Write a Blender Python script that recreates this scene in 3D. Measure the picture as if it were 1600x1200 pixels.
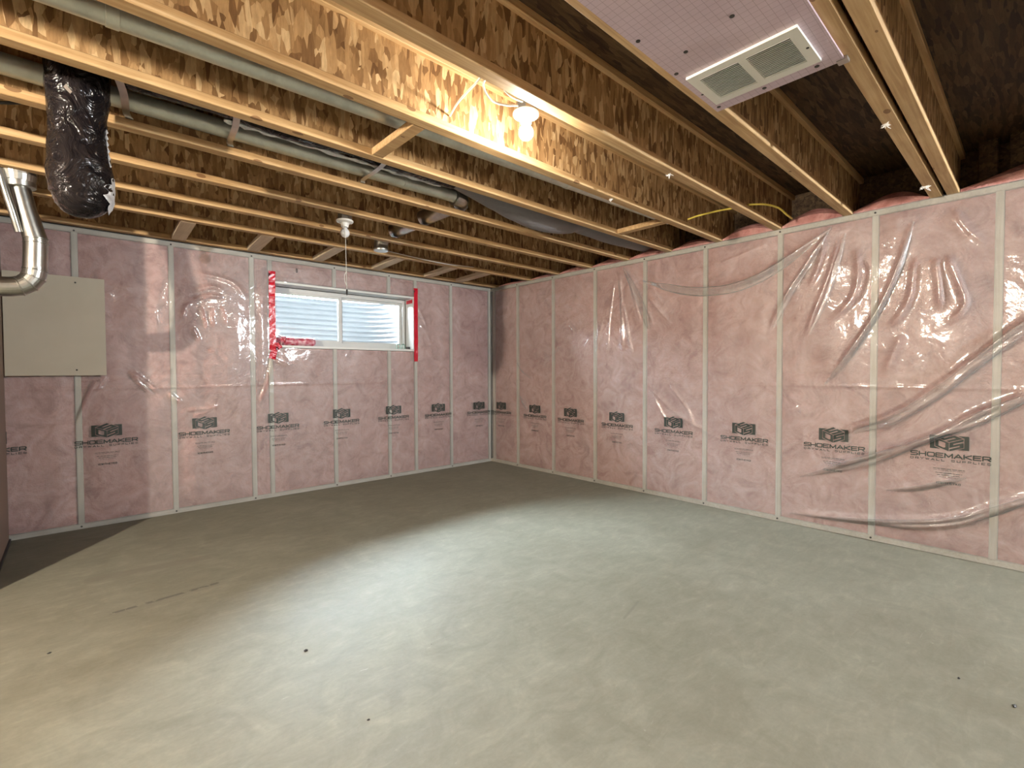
import bpy, bmesh, math, random
import numpy as np
from mathutils import Vector, Matrix

random.seed(7)
rng = np.random.default_rng(11)
scene = bpy.context.scene
COL = scene.collection
for o in list(bpy.data.objects):
    bpy.data.objects.remove(o)

H = 2.315            # underside of the joists
D = 0.335            # joist depth

# ------------------------------------------------------------------ camera
YAW, PITCH, ROLL, FPX = 0.7383, 0.0251, -0.0041, 752.27
CAM = Vector((-4.140, -4.966, 1.200))
f = Vector((math.sin(YAW) * math.cos(PITCH), math.cos(YAW) * math.cos(PITCH), -math.sin(PITCH)))
rt = Vector((math.cos(YAW), -math.sin(YAW), 0))
up = rt.cross(f)
r1 = rt * math.cos(ROLL) + up * math.sin(ROLL)
u1 = up * math.cos(ROLL) - rt * math.sin(ROLL)
cd = bpy.data.cameras.new('camera')
cd.sensor_width = 36
cd.lens = 36 * FPX / 1600
cd.clip_start = 0.02
cam = bpy.data.objects.new('camera', cd)
COL.objects.link(cam)
cam.matrix_world = Matrix(((r1.x, u1.x, -f.x, CAM.x), (r1.y, u1.y, -f.y, CAM.y), (r1.z, u1.z, -f.z, CAM.z), (0, 0, 0, 1)))
scene.camera = cam

# ------------------------------------------------------------------ light and exposure
SKY = 2.9
SUN = 420.0
BULB_MAIN = 680.0
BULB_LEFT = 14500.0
FILL_REAR = 15500.0
scene.view_settings.view_transform = 'Standard'
scene.view_settings.look = 'None'
scene.view_settings.gamma = 1
scene.view_settings.exposure = 0.26
scene.view_settings.use_curve_mapping = False

world = bpy.data.worlds.new('overcast_sky')
scene.world = world
world.use_nodes = True
wn = world.node_tree.nodes
wn['Background'].inputs[0].default_value = (0.88, 0.94, 1.0, 1)
wn['Background'].inputs[1].default_value = SKY
sd = bpy.data.lights.new('hazy_sun', 'SUN')
sd.energy = SUN
sd.angle = math.radians(88)
sd.color = (0.80, 0.90, 1.0)
sun = bpy.data.objects.new('hazy_sun', sd)
COL.objects.link(sun)
el, az = math.radians(40), math.radians(-18)
sdir = Vector((math.sin(az) * math.cos(el), math.cos(az) * math.cos(el), math.sin(el)))
sun.rotation_euler = sdir.to_track_quat('Z', 'Y').to_euler()
sun.location = (-2, 6, 6)
try:
    scene.cycles.max_bounces = 10
    scene.cycles.diffuse_bounces = 5
    scene.cycles.glossy_bounces = 4
    scene.cycles.transmission_bounces = 6
    scene.cycles.transparent_max_bounces = 16
    scene.cycles.sample_clamp_indirect = 6
    scene.cycles.caustics_reflective = False
    scene.cycles.caustics_refractive = False
    scene.cycles.use_denoising = True
except Exception:
    pass

# ------------------------------------------------------------------ helpers
class MB:
    def __init__(self):
        self.v, self.f = [], []

    def add(self, vs, fs):
        n = len(self.v)
        self.v += [tuple(map(float, p)) for p in vs]
        self.f += [tuple(i + n for i in q) for q in fs]
        return self

    def box(self, a, b):
        x0, y0, z0 = a
        x1, y1, z1 = b
        return self.add([(x0, y0, z0), (x1, y0, z0), (x1, y1, z0), (x0, y1, z0), (x0, y0, z1), (x1, y0, z1), (x1, y1, z1), (x0, y1, z1)],
                        [(0, 3, 2, 1), (4, 5, 6, 7), (0, 1, 5, 4), (1, 2, 6, 5), (2, 3, 7, 6), (3, 0, 4, 7)])

    def cham(self, a, b, c=0.004):
        """box with its long edges chamfered (profile octagon in the two shortest axes)"""
        d = [b[i] - a[i] for i in range(3)]
        L = d.index(max(d))
        i, j = [k for k in range(3) if k != L]
        prof = [(a[i] + c, a[j]), (b[i] - c, a[j]), (b[i], a[j] + c), (b[i], b[j] - c), (b[i] - c, b[j]), (a[i] + c, b[j]), (a[i], b[j] - c), (a[i], a[j] + c)]
        vs = []
        for e in (a[L], b[L]):
            for p in prof:
                q = [0, 0, 0]
                q[L] = e
                q[i], q[j] = p
                vs.append(q)
        fs = [(k, (k + 1) % 8, 8 + (k + 1) % 8, 8 + k) for k in range(8)] + [tuple(range(8)), tuple(range(8, 16))]
        return self.add(vs, fs)

    def tube(self, path, r, n=14, cap=True, wob=None):
        path = [Vector(p) for p in path]
        m = len(path)
        rr = r if hasattr(r, '__len__') else [r] * m
        t0 = (path[1] - path[0]).normalized()
        ref = Vector((0, 0, 1)) if abs(t0.z) < 0.9 else Vector((1, 0, 0))
        nrm = t0.cross(ref).normalized()
        vs = []
        for k, p in enumerate(path):
            t = (path[min(k + 1, m - 1)] - path[max(k - 1, 0)]).normalized()
            nrm = (nrm - t * nrm.dot(t)).normalized()
            bn = t.cross(nrm)
            for s in range(n):
                a = 2 * math.pi * s / n
                q = rr[k] * (wob(k, s) if wob else 1)
                vs.append(p + (nrm * math.cos(a) + bn * math.sin(a)) * q)
        fs = [(k * n + s, k * n + (s + 1) % n, (k + 1) * n + (s + 1) % n, (k + 1) * n + s) for k in range(m - 1) for s in range(n)]
        if cap:
            fs += [tuple(range(n - 1, -1, -1)), tuple(range((m - 1) * n, m * n))]
        return self.add(vs, fs)

    def lathe(self, prof, c, n=24, axis='z'):
        vs, fs = [], []
        m = len(prof)
        for r, h in prof:
            for s in range(n):
                a = 2 * math.pi * s / n
                p = (r * math.cos(a), r * math.sin(a), h)
                if axis == 'x':
                    p = (p[2], p[0], p[1])
                if axis == 'y':
                    p = (p[0], p[2], p[1])
                vs.append((c[0] + p[0], c[1] + p[1], c[2] + p[2]))
        fs = [(k * n + s, k * n + (s + 1) % n, (k + 1) * n + (s + 1) % n, (k + 1) * n + s) for k in range(m - 1) for s in range(n)]
        fs += [tuple(range(n - 1, -1, -1)), tuple(range((m - 1) * n, m * n))]
        return self.add(vs, fs)

    def mesh(self, name, off=(0, 0, 0), smooth=False):
        me = bpy.data.meshes.new(name)
        o = off
        me.from_pydata([(x - o[0], y - o[1], z - o[2]) for x, y, z in self.v], [], self.f)
        me.validate()
        bm = bmesh.new()
        bm.from_mesh(me)
        bmesh.ops.recalc_face_normals(bm, faces=bm.faces)
        bm.to_mesh(me)
        bm.free()
        if smooth:
            me.shade_smooth()
            try:
                me.set_sharp_from_angle(angle=math.radians(40))
            except Exception:
                pass
        return me


def origin(o):
    v = Vector((0, 0, 0))
    while o is not None:
        v += o.location
        o = o.parent
    return v


def link(name, mb, mat, parent=None, loc=None, smooth=False):
    """one mesh object; mb holds world coordinates"""
    if loc is None:
        loc = Vector((0, 0, 0))
    base = origin(parent) if parent else Vector(loc)
    me = mb.mesh(name, base, smooth) if isinstance(mb, MB) else mb
    o = bpy.data.objects.new(name, me)
    COL.objects.link(o)
    if mat is not None and not me.materials:
        me.materials.append(mat)
    if parent:
        o.parent = parent
    else:
        o.location = loc
    return o


def tag(o, label=None, cat=None, group=None, kind=None):
    if label:
        o['label'] = label
    if cat:
        o['category'] = cat
    if group:
        o['group'] = group
    if kind:
        o['kind'] = kind
    return o


def thing(name, label, cat, loc, group=None):
    o = bpy.data.objects.new(name, None)
    o.empty_display_size = 0.05
    COL.objects.link(o)
    o.location = loc
    return tag(o, label, cat, group)


def dup(root, loc, label=None, group=None):
    r = root.copy()
    COL.objects.link(r)
    r.location = loc
    if label:
        r['label'] = label
    if group:
        r['group'] = group

    def kids(src, dst):
        for ch in list(src.children):
            c = ch.copy()
            COL.objects.link(c)
            c.parent = dst
            kids(ch, c)
    kids(root, r)
    return r


def bez(pts, n=8):
    """Catmull-Rom through pts"""
    P = [Vector(p) for p in pts]
    P = [P[0] * 2 - P[1]] + P + [P[-1] * 2 - P[-2]]
    out = []
    for i in range(1, len(P) - 2):
        for k in range(n):
            t = k / n
            a, b, c, d = P[i - 1:i + 3]
            out.append(0.5 * ((2 * b) + (c - a) * t + (2 * a - 5 * b + 4 * c - d) * t * t + (3 * b - a - 3 * c + d) * t ** 3))
    out.append(P[-2])
    return out


# ------------------------------------------------------------------ materials
def mat(name, color=(0.5, 0.5, 0.5), rough=0.6, metal=0.0, spec=0.5):
    m = bpy.data.materials.new(name)
    m.use_nodes = True
    p = m.node_tree.nodes['Principled BSDF']
    p.inputs['Base Color'].default_value = (*color, 1)
    p.inputs['Roughness'].default_value = rough
    p.inputs['Metallic'].default_value = metal
    p.inputs['Specular IOR Level'].default_value = spec
    return m


class NT:
    def __init__(self, m):
        self.t = m.node_tree
        self.p = self.t.nodes.get('Principled BSDF')

    def n(self, typ, **kw):
        nd = self.t.nodes.new(typ)
        for k, v in kw.items():
            if k.startswith('i_'):
                key = k[2:].replace('_', ' ')
                nd.inputs[int(key) if key.isdigit() else key].default_value = v
            else:
                setattr(nd, k, v)
        return nd

    def l(self, a, b):
        self.t.links.new(a, b)

    def coords(self, scale=(1, 1, 1), rot=(0, 0, 0), rnd=True):
        tc = self.n('ShaderNodeTexCoord')
        src = tc.outputs['Object']
        if rnd:
            oi = self.n('ShaderNodeObjectInfo')
            mu = self.n('ShaderNodeMath', operation='MULTIPLY')
            mu.inputs[1].default_value = 37.0
            self.l(oi.outputs['Random'], mu.inputs[0])
            ad = self.n('ShaderNodeVectorMath', operation='ADD')
            self.l(src, ad.inputs[0])
            self.l(mu.outputs[0], ad.inputs[1])
            src = ad.outputs[0]
        mp = self.n('ShaderNodeMapping')
        mp.inputs['Scale'].default_value = scale
        mp.inputs['Rotation'].default_value = rot
        self.l(src, mp.inputs['Vector'])
        return mp.outputs[0]

    def noise(self, vec, scale=5, detail=4, rough=0.55, dist=0):
        nd = self.n('ShaderNodeTexNoise')
        nd.inputs['Scale'].default_value = scale
        nd.inputs['Detail'].default_value = detail
        nd.inputs['Roughness'].default_value = rough
        nd.inputs['Distortion'].default_value = dist
        self.l(vec, nd.inputs['Vector'])
        return nd

    def ramp(self, fac, stops):
        r = self.n('ShaderNodeValToRGB')
        el = r.color_ramp.elements
        while len(el) < len(stops):
            el.new(0.5)
        for e, (p, c) in zip(el, stops):
            e.position = p
            e.color = (*c, 1)
        self.l(fac, r.inputs['Fac'])
        return r.outputs[0]

    def mix(self, fac, a, b, mode='MIX'):
        m = self.n('ShaderNodeMix', data_type='RGBA', blend_type=mode)
        for s, v in ((m.inputs[0], fac), (m.inputs[6], a), (m.inputs[7], b)):
            if hasattr(v, 'is_linked'):
                self.l(v, s)
            elif isinstance(v, tuple):
                s.default_value = (*v, 1)
            else:
                s.default_value = v
        return m.outputs[2]

    def math(self, op, a, b=None, c=None):
        m = self.n('ShaderNodeMath', operation=op)
        for i, v in enumerate((a, b, c)):
            if v is None:
                continue
            if hasattr(v, 'is_linked'):
                self.l(v, m.inputs[i])
            else:
                m.inputs[i].default_value = v
        return m.outputs[0]

    def bump(self, h, strength=0.3, dist=0.01):
        b = self.n('ShaderNodeBump')
        b.inputs['Strength'].default_value = strength
        b.inputs['Distance'].default_value = dist
        self.l(h, b.inputs['Height'])
        self.l(b.outputs[0], self.p.inputs['Normal'])

    def color(self, c):
        self.l(c, self.p.inputs['Base Color'])


def osb(name, s1, s2, rot2, lo, mid, hi, top):
    m = mat(name, rough=0.65, spec=0.3)
    n = NT(m)

    def layer(scale, rot):
        v = n.coords(scale, rot)
        w = n.noise(v, 0.6, 2)
        ad = n.n('ShaderNodeVectorMath', operation='MULTIPLY_ADD')
        n.l(w.outputs['Color'], ad.inputs[0])
        ad.inputs[1].default_value = (1.1, 1.1, 1.1)
        n.l(v, ad.inputs[2])
        vo = n.n('ShaderNodeTexVoronoi')
        vo.inputs['Scale'].default_value = 1.0
        n.l(ad.outputs[0], vo.inputs['Vector'])
        sp = n.n('ShaderNodeSeparateColor')
        n.l(vo.outputs['Color'], sp.inputs[0])
        return sp.outputs[0], sp.outputs[1]
    a, a2 = layer(s1, (0, 0, 0))
    b, b2 = layer(s2, rot2)
    st = [(0.0, lo), (0.35, mid), (0.72, hi), (1.0, top)]
    ca, cb = n.ramp(a, st), n.ramp(b, st)
    sel = n.math('GREATER_THAN', a2, 0.62)
    c = n.mix(sel, ca, cb)
    fine = n.noise(n.coords((s1[0] * 1.6, s1[1] * 1.6, s1[2] * 1.2)), 1.0, 4, 0.7)
    c = n.mix(0.75, c, n.ramp(fine.outputs['Fac'], [(0.25, (0.55, 0.5, 0.45)), (0.75, (1.25, 1.22, 1.2))]), 'MULTIPLY')
    n.color(c)
    n.bump(n.math('ADD', a, fine.outputs['Fac']), 0.25, 0.004)
    return m


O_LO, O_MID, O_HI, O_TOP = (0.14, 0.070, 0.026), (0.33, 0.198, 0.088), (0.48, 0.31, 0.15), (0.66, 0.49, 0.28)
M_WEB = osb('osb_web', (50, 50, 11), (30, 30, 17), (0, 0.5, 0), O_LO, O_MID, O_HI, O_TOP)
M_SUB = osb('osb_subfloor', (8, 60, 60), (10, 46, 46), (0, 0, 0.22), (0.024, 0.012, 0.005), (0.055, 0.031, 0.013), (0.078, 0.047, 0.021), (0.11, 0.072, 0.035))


def wood(name, a, b, c, axis, knots=True, rough=0.6):
    m = mat(name, rough=rough, spec=0.3)
    n = NT(m)
    sc = [26.0, 26.0, 26.0]
    sc[axis] = 1.1
    v = n.coords(tuple(sc))
    g = n.noise(v, 2.2, 5, 0.6, 0.6)
    col = n.ramp(g.outputs['Fac'], [(0.28, a), (0.5, b), (0.72, c)])
    blot = n.noise(n.coords((2, 2, 2)), 2.0, 3)
    col = n.mix(0.5, col, n.ramp(blot.outputs['Fac'], [(0.3, (0.72, 0.66, 0.6)), (0.7, (1.12, 1.1, 1.08))]), 'MULTIPLY')
    if knots:
        sk = [9.0, 9.0, 9.0]
        sk[axis] = 4.5
        vo = n.n('ShaderNodeTexVoronoi')
        n.l(n.coords(tuple(sk)), vo.inputs['Vector'])
        vo.inputs['Scale'].default_value = 1.0
        k = n.math('LESS_THAN', vo.outputs['Distance'], 0.115)
        col = n.mix(n.math('MULTIPLY', k, 0.75), col, (0.14, 0.06, 0.022))
    n.color(col)
    n.bump(g.outputs['Fac'], 0.15, 0.003)
    return m


M_FLANGE = wood('flange_lumber', (0.40, 0.245, 0.110), (0.52, 0.345, 0.172), (0.63, 0.45, 0.25), 0)
M_BLOCK = wood('block_lumber', (0.60, 0.47, 0.33), (0.70, 0.58, 0.43), (0.78, 0.67, 0.52), 1, False)
M_STUD = wood('stud_lumber', (0.58, 0.55, 0.47), (0.66, 0.63, 0.55), (0.74, 0.71, 0.63), 2, False)
M_PLATE = wood('plate_lumber', (0.56, 0.53, 0.45), (0.64, 0.61, 0.53), (0.72, 0.69, 0.61), 0, False)

# pink glass-fibre insulation
M_PINK = mat('pink_insulation', rough=0.95, spec=0.1)
n = NT(M_PINK)
tc = n.n('ShaderNodeNewGeometry').outputs['Position']
a = n.noise(tc, 5.5, 6, 0.62, 1.4)
b = n.noise(tc, 1.7, 3, 0.5, 0.4)
c = n.noise(tc, 40, 4, 0.7)
col = n.ramp(a.outputs['Fac'], [(0.25, (0.36, 0.135, 0.13)), (0.48, (0.63, 0.325, 0.305)), (0.76, (0.80, 0.51, 0.48))])
col = n.mix(0.55, col, n.ramp(b.outputs['Fac'], [(0.32, (0.78, 0.62, 0.60)), (0.68, (1.12, 1.12, 1.08))]), 'MULTIPLY')
col = n.mix(0.35, col, n.ramp(c.outputs['Fac'], [(0.3, (0.75, 0.70, 0.70)), (0.7, (1.15, 1.15, 1.15))]), 'MULTIPLY')
n.color(col)
n.bump(n.math('ADD', a.outputs['Fac'], c.outputs['Fac']), 0.7, 0.02)

# clear polyethylene sheet
M_POLY = bpy.data.materials.new('clear_poly')
M_POLY.use_nodes = True
n = NT(M_POLY)
t = n.t
t.nodes.remove(n.p)
out = t.nodes['Material Output']
tr = n.n('ShaderNodeBsdfTransparent')
tr.inputs[0].default_value = (0.965, 0.965, 0.96, 1)
df = n.n('ShaderNodeBsdfDiffuse')
df.inputs[0].default_value = (0.82, 0.82, 0.80, 1)
gl = n.n('ShaderNodeBsdfGlossy')
gl.inputs['Roughness'].default_value = 0.09
gl.inputs[0].default_value = (1, 1, 1, 1)
pos = n.n('ShaderNodeNewGeometry').outputs['Position']
wr = n.noise(pos, 9, 3, 0.5, 0.8)
wr2 = n.noise(pos, 45, 3, 0.55, 0.5)
hgt = n.math('ADD', n.math('MULTIPLY', wr.outputs['Fac'], 1.0), n.math('MULTIPLY', wr2.outputs['Fac'], 0.07))
bp = n.n('ShaderNodeBump')
bp.inputs['Strength'].default_value = 0.22
bp.inputs['Distance'].default_value = 0.02
n.l(hgt, bp.inputs['Height'])
n.l(bp.outputs[0], gl.inputs['Normal'])
fr = n.n('ShaderNodeFresnel')
fr.inputs['IOR'].default_value = 1.52
n.l(bp.outputs[0], fr.inputs['Normal'])
fa = n.math('MULTIPLY', fr.outputs[0], 2.3)
fa = n.math('MINIMUM', fa, 0.9)
m1 = n.n('ShaderNodeMixShader')
m1.inputs[0].default_value = 0.16
n.l(tr.outputs[0], m1.inputs[1])
n.l(df.outputs[0], m1.inputs[2])
g2 = n.n('ShaderNodeBsdfGlossy')
g2.inputs['Roughness'].default_value = 0.45
n.l(bp.outputs[0], g2.inputs['Normal'])
mg = n.n('ShaderNodeMixShader')
mg.inputs[0].default_value = 0.62
n.l(gl.outputs[0], mg.inputs[1])
n.l(g2.outputs[0], mg.inputs[2])
gl = mg
m2 = n.n('ShaderNodeMixShader')
n.l(fa, m2.inputs[0])
n.l(m1.outputs[0], m2.inputs[1])
n.l(gl.outputs[0], m2.inputs[2])
n.l(m2.outputs[0], out.inputs['Surface'])

M_POLY_R = M_POLY.copy()
M_POLY_R.name = 'clear_poly_glare_haze'
for nd_ in M_POLY_R.node_tree.nodes:
    if nd_.type == 'MIX_SHADER' and not nd_.inputs[0].is_linked and nd_.inputs[0].default_value < .5:
        nd_.inputs[0].default_value = 0.195  # extra diffuse haze stands in for window and floor reflections on this sheet
M_FOLD = M_POLY.copy()
M_FOLD.name = 'doubled_poly'
for nd_ in M_FOLD.node_tree.nodes:
    if nd_.type == 'MIX_SHADER' and not nd_.inputs[0].is_linked and nd_.inputs[0].default_value < .5:
        nd_.inputs[0].default_value = 0.11
# concrete floor
M_FLOOR = mat('concrete_slab', rough=0.4, spec=0.22)
n = NT(M_FLOOR)
pos = n.n('ShaderNodeNewGeometry').outputs['Position']
big = n.noise(pos, 0.9, 5, 0.6, 0.6)
med = n.noise(pos, 4.5, 6, 0.65, 1.2)
fin = n.noise(pos, 60, 3, 0.6)
col = n.ramp(big.outputs['Fac'], [(0.3, (0.180, 0.173, 0.134)), (0.7, (0.222, 0.217, 0.176))])
col = n.mix(0.7, col, n.ramp(med.outputs['Fac'], [(0.28, (0.74, 0.73, 0.68)), (0.72, (1.18, 1.18, 1.17))]), 'MULTIPLY')
mp_ = n.n('ShaderNodeMapping')
mp_.inputs['Scale'].default_value = (7, 22, 7)
mp_.inputs['Rotation'].default_value = (0, 0, 0.35)
n.l(pos, mp_.inputs['Vector'])
stk = n.noise(mp_.outputs[0], 1.0, 5, 0.7, 0.8)
col = n.mix(0.55, col, n.ramp(stk.outputs['Fac'], [(0.30, (0.84, 0.83, 0.80)), (0.55, (1.0, 1.0, 1.0)), (0.70, (1.20, 1.20, 1.18))]), 'MULTIPLY')
mp3 = n.n('ShaderNodeMapping')
mp3.inputs['Scale'].default_value = (5, 16, 5)
mp3.inputs['Rotation'].default_value = (0, 0, -0.5)
n.l(pos, mp3.inputs['Vector'])
wsc = n.noise(mp3.outputs[0], 1.6, 6, 0.75, 1.5)
col = n.mix(n.ramp(wsc.outputs['Fac'], [(0.66, (0, 0, 0)), (0.74, (0.45, 0.45, 0.45))]), col, (0.44, 0.43, 0.38))
col = n.mix(0.3, col, n.ramp(fin.outputs['Fac'], [(0.3, (0.85, 0.85, 0.85)), (0.7, (1.1, 1.1, 1.1))]), 'MULTIPLY')
sx = n.n('ShaderNodeSeparateXYZ')
n.l(pos, sx.inputs[0])


def boxmask(x0, x1, y0, y1, soft, skew=0.0):
    """soft rectangle on the slab (a darker mark with a shape of its own)"""
    yy = n.math('ADD', sx.outputs[1], n.math('MULTIPLY', sx.outputs[0], skew))
    y0 += skew * (x0 + x1) / 2
    y1 += skew * (x0 + x1) / 2
    r = None
    for o, lo, hi in ((sx.outputs[0], x0, x1), (yy, y0, y1)):
        for s, e in ((1, lo), (-1, hi)):
            q = n.n('ShaderNodeMapRange', interpolation_type='SMOOTHSTEP')
            n.l(o, q.inputs[0])
            q.inputs[1].default_value = e - s * soft
            q.inputs[2].default_value = e + s * soft
            q.inputs[3].default_value = 0
            q.inputs[4].default_value = 1
            r = q.outputs[0] if r is None else n.math('MULTIPLY', r, q.outputs[0])
    return r


tape = boxmask(-4.12, -3.50, -1.335, -1.245, 0.012, 0.10)  # slightly darker soft-edged band across the slab
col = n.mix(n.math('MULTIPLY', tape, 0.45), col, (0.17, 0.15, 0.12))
scuf = n.math('MULTIPLY', boxmask(-4.03, -3.55, -1.845, -1.822, 0.009, -0.09), n.math('GREATER_THAN', n.noise(pos, 22, 3).outputs['Fac'], 0.46))
col = n.mix(n.math('MULTIPLY', scuf, 0.8), col, (0.09, 0.08, 0.075))
mark = boxmask(-2.19, -1.98, -3.602, -3.588, 0.006, -0.25)
col = n.mix(n.math('MULTIPLY', mark, 0.45), col, (0.12, 0.11, 0.09))
sp = n.n('ShaderNodeTexVoronoi')
sp.inputs['Scale'].default_value = 3.1
n.l(pos, sp.inputs['Vector'])
col = n.mix(n.math('MULTIPLY', n.math('LESS_THAN', sp.outputs['Distance'], 0.011), 0.7), col, (0.07, 0.06, 0.05))
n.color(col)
rg = n.ramp(med.outputs['Fac'], [(0.3, (0.58, 0.58, 0.58)), (0.7, (0.72, 0.72, 0.72))])
n.l(rg, n.p.inputs['Roughness'])
n.bump(n.math('ADD', med.outputs['Fac'], n.math('MULTIPLY', fin.outputs['Fac'], 0.15)), 0.12, 0.008)

M_FOUND = mat('foundation_concrete', (0.36, 0.35, 0.33), 0.85)
n = NT(M_FOUND)
n.color(n.ramp(n.noise(n.coords(rnd=False), 4, 5).outputs['Fac'], [(0.3, (0.025, 0.025, 0.025)), (0.7, (0.04, 0.04, 0.04))]))
M_REAR = mat('rear_wall_paint', (0.62, 0.55, 0.50), 0.8)
M_STUB = mat('dark_panel', (0.22, 0.15, 0.115), 0.6)


def metal(name, col, rough, bumps=0.0, scale=12):
    m = mat(name, col, rough, 1.0)
    n = NT(m)
    s = n.noise(n.coords((1, 1, 1)), scale, 4, 0.6)
    n.color(n.ramp(s.outputs['Fac'], [(0.3, tuple(c * 0.82 for c in col)), (0.7, tuple(min(1, c * 1.12) for c in col))]))
    if bumps:
        n.bump(s.outputs['Fac'], bumps, 0.01)
    return m


M_GALV = metal('galvanised_steel', (0.50, 0.50, 0.47), 0.30, 0.10)
M_PIPE = metal('round_pipe_steel', (0.70, 0.73, 0.68), 0.38, 0.03)
M_PIPE.node_tree.nodes['Principled BSDF'].inputs['Metallic'].default_value = 0.6
M_FLEX = mat('black_film_sleeve', (0.030, 0.028, 0.030), 0.13, 0, 0.17)
n = NT(M_FLEX)
w1 = n.noise(n.coords((1, 1, 1)), 11, 3, 0.5, 2.2)
n.bump(w1.outputs['Fac'], 0.75, 0.022)
n.color(n.ramp(w1.outputs['Fac'], [(0.3, (0.006, 0.005, 0.006)), (0.7, (0.014, 0.011, 0.011))]))
M_GREYFLEX = mat('grey_film_sleeve', (0.16, 0.155, 0.165), 0.5, 0, 0.5)
n = NT(M_GREYFLEX)
w1 = n.noise(n.coords((1, 1, 1)), 16, 4, 0.6, 0.8)
n.bump(w1.outputs['Fac'], 0.5, 0.012)
M_FOIL = metal('crumpled_foil', (0.80, 0.82, 0.86), 0.42, 0.9, 40)
M_FOIL.node_tree.nodes['Principled BSDF'].inputs['Metallic'].default_value = 0.55
M_WHITE = mat('white_plastic', (0.82, 0.82, 0.79), 0.35)
M_GRILLE = mat('white_enamel', (0.80, 0.80, 0.74), 0.4)
M_VINYL = mat('white_vinyl', (0.52, 0.54, 0.54), 0.4)
M_VDARK = mat('grey_gasket', (0.30, 0.31, 0.32), 0.5)
M_CABLE = mat('white_cable_jacket', (0.78, 0.76, 0.70), 0.45)
M_YELLOW = mat('yellow_cable_jacket', (0.72, 0.58, 0.10), 0.45)
M_BLACK = mat('black_rubber', (0.015, 0.015, 0.015), 0.5)
M_INK = mat('black_print', (0.020, 0.024, 0.018), 0.45)
M_BOARD = mat('beige_board', (0.52, 0.47, 0.37), 0.55)
n = NT(M_BOARD)
n.color(n.ramp(n.noise(n.coords(rnd=False), 3, 3).outputs['Fac'], [(0.3, (0.49, 0.445, 0.35)), (0.7, (0.55, 0.50, 0.40))]))
M_TAG = mat('grey_paper', (0.22, 0.19, 0.16), 0.7)
M_LINER = mat('white_liner_film', (0.62, 0.64, 0.64), 0.4)
M_SCREW = mat('dark_screw', (0.05, 0.045, 0.04), 0.4, 0.6)
M_STRAP = metal('strap_steel', (0.55, 0.53, 0.49), 0.35)
M_FLUFF = mat('white_fluff', (0.85, 0.84, 0.82), 0.9)

M_TAPE = mat('red_tape', (0.45, 0.008, 0.025), 0.22)
n = NT(M_TAPE)
vo = n.n('ShaderNodeTexVoronoi')
vo.inputs['Scale'].default_value = 9
n.l(n.coords(rnd=False), vo.inputs['Vector'])
n.color(n.mix(n.math('LESS_THAN', vo.outputs['Distance'], 0.16), (0.45, 0.008, 0.025), (0.08, 0.008, 0.015)))
n.bump(n.noise(n.coords(rnd=False), 30, 3).outputs['Fac'], 0.4, 0.006)

M_PANEL = mat('pink_foil_panel', (0.55, 0.42, 0.44), 0.4)
n = NT(M_PANEL)
pos = n.n('ShaderNodeNewGeometry').outputs['Position']
sx2 = n.n('ShaderNodeSeparateXYZ')
n.l(pos, sx2.inputs[0])
gx = n.math('LESS_THAN', n.math('FRACT', n.math('MULTIPLY', sx2.outputs[0], 39.37)), 0.055)
gy = n.math('LESS_THAN', n.math('FRACT', n.math('MULTIPLY', sx2.outputs[1], 39.37)), 0.055)
base = n.ramp(n.noise(pos, 6, 3).outputs['Fac'], [(0.3, (0.55, 0.43, 0.49)), (0.7, (0.62, 0.50, 0.56))])
n.color(n.mix(n.math('MULTIPLY', n.math('MAXIMUM', gx, gy), 0.55), base, (0.22, 0.14, 0.16)))

M_GLASS = bpy.data.materials.new('window_glass')
M_GLASS.use_nodes = True
n = NT(M_GLASS)
n.t.nodes.remove(n.p)
tr = n.n('ShaderNodeBsdfTransparent')
tr.inputs[0].default_value = (0.95, 0.97, 0.97, 1)
gl = n.n('ShaderNodeBsdfGlossy')
gl.inputs['Roughness'].default_value = 0.02
fr = n.n('ShaderNodeFresnel')
mx = n.n('ShaderNodeMixShader')
n.l(fr.outputs[0], mx.inputs[0])
n.l(tr.outputs[0], mx.inputs[1])
n.l(gl.outputs[0], mx.inputs[2])
n.l(mx.outputs[0], n.t.nodes['Material Output'].inputs['Surface'])

M_WELL = mat('corrugated_well_steel', (0.30, 0.31, 0.315), 0.5, 0.0)
M_GRAVEL = mat('gravel', (0.05, 0.05, 0.05), 0.9)
M_GROUND = mat('pale_ground', (0.45, 0.45, 0.42), 0.9)
M_LEAF = mat('pale_leaf', (0.35, 0.48, 0.30), 0.7)
M_ROLL = mat('pink_film_package', (0.70, 0.22, 0.28), 0.3)
n = NT(M_ROLL)
q = n.noise(n.coords(rnd=False), 26, 3, 0.5)
n.color(n.ramp(q.outputs['Fac'], [(0.36, (0.40, 0.03, 0.05)), (0.5, (0.50, 0.16, 0.22)), (0.64, (0.60, 0.38, 0.42))]))
n.bump(q.outputs['Fac'], 0.5, 0.01)
M_GREENGLASS = mat('green_plastic', (0.20, 0.30, 0.26), 0.2)


def bulb_mat(name, col, strength):
    m = mat(name, (0.9, 0.9, 0.88), 0.3)
    p = m.node_tree.nodes['Principled BSDF']
    p.inputs['Emission Color'].default_value = (*col, 1)
    p.inputs['Emission Strength'].default_value = strength
    return m


M_BULB_ON = bulb_mat('lit_bulb_glass', (1.0, 0.92, 0.78), BULB_MAIN)
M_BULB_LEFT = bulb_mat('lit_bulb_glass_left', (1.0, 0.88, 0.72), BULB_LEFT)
M_FILL_REAR = bulb_mat('fill_bulb_glass_rear', (0.94, 0.98, 1.0), FILL_REAR)
M_BULB_OFF = mat('unlit_bulb_glass', (0.80, 0.82, 0.84), 0.15)

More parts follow.
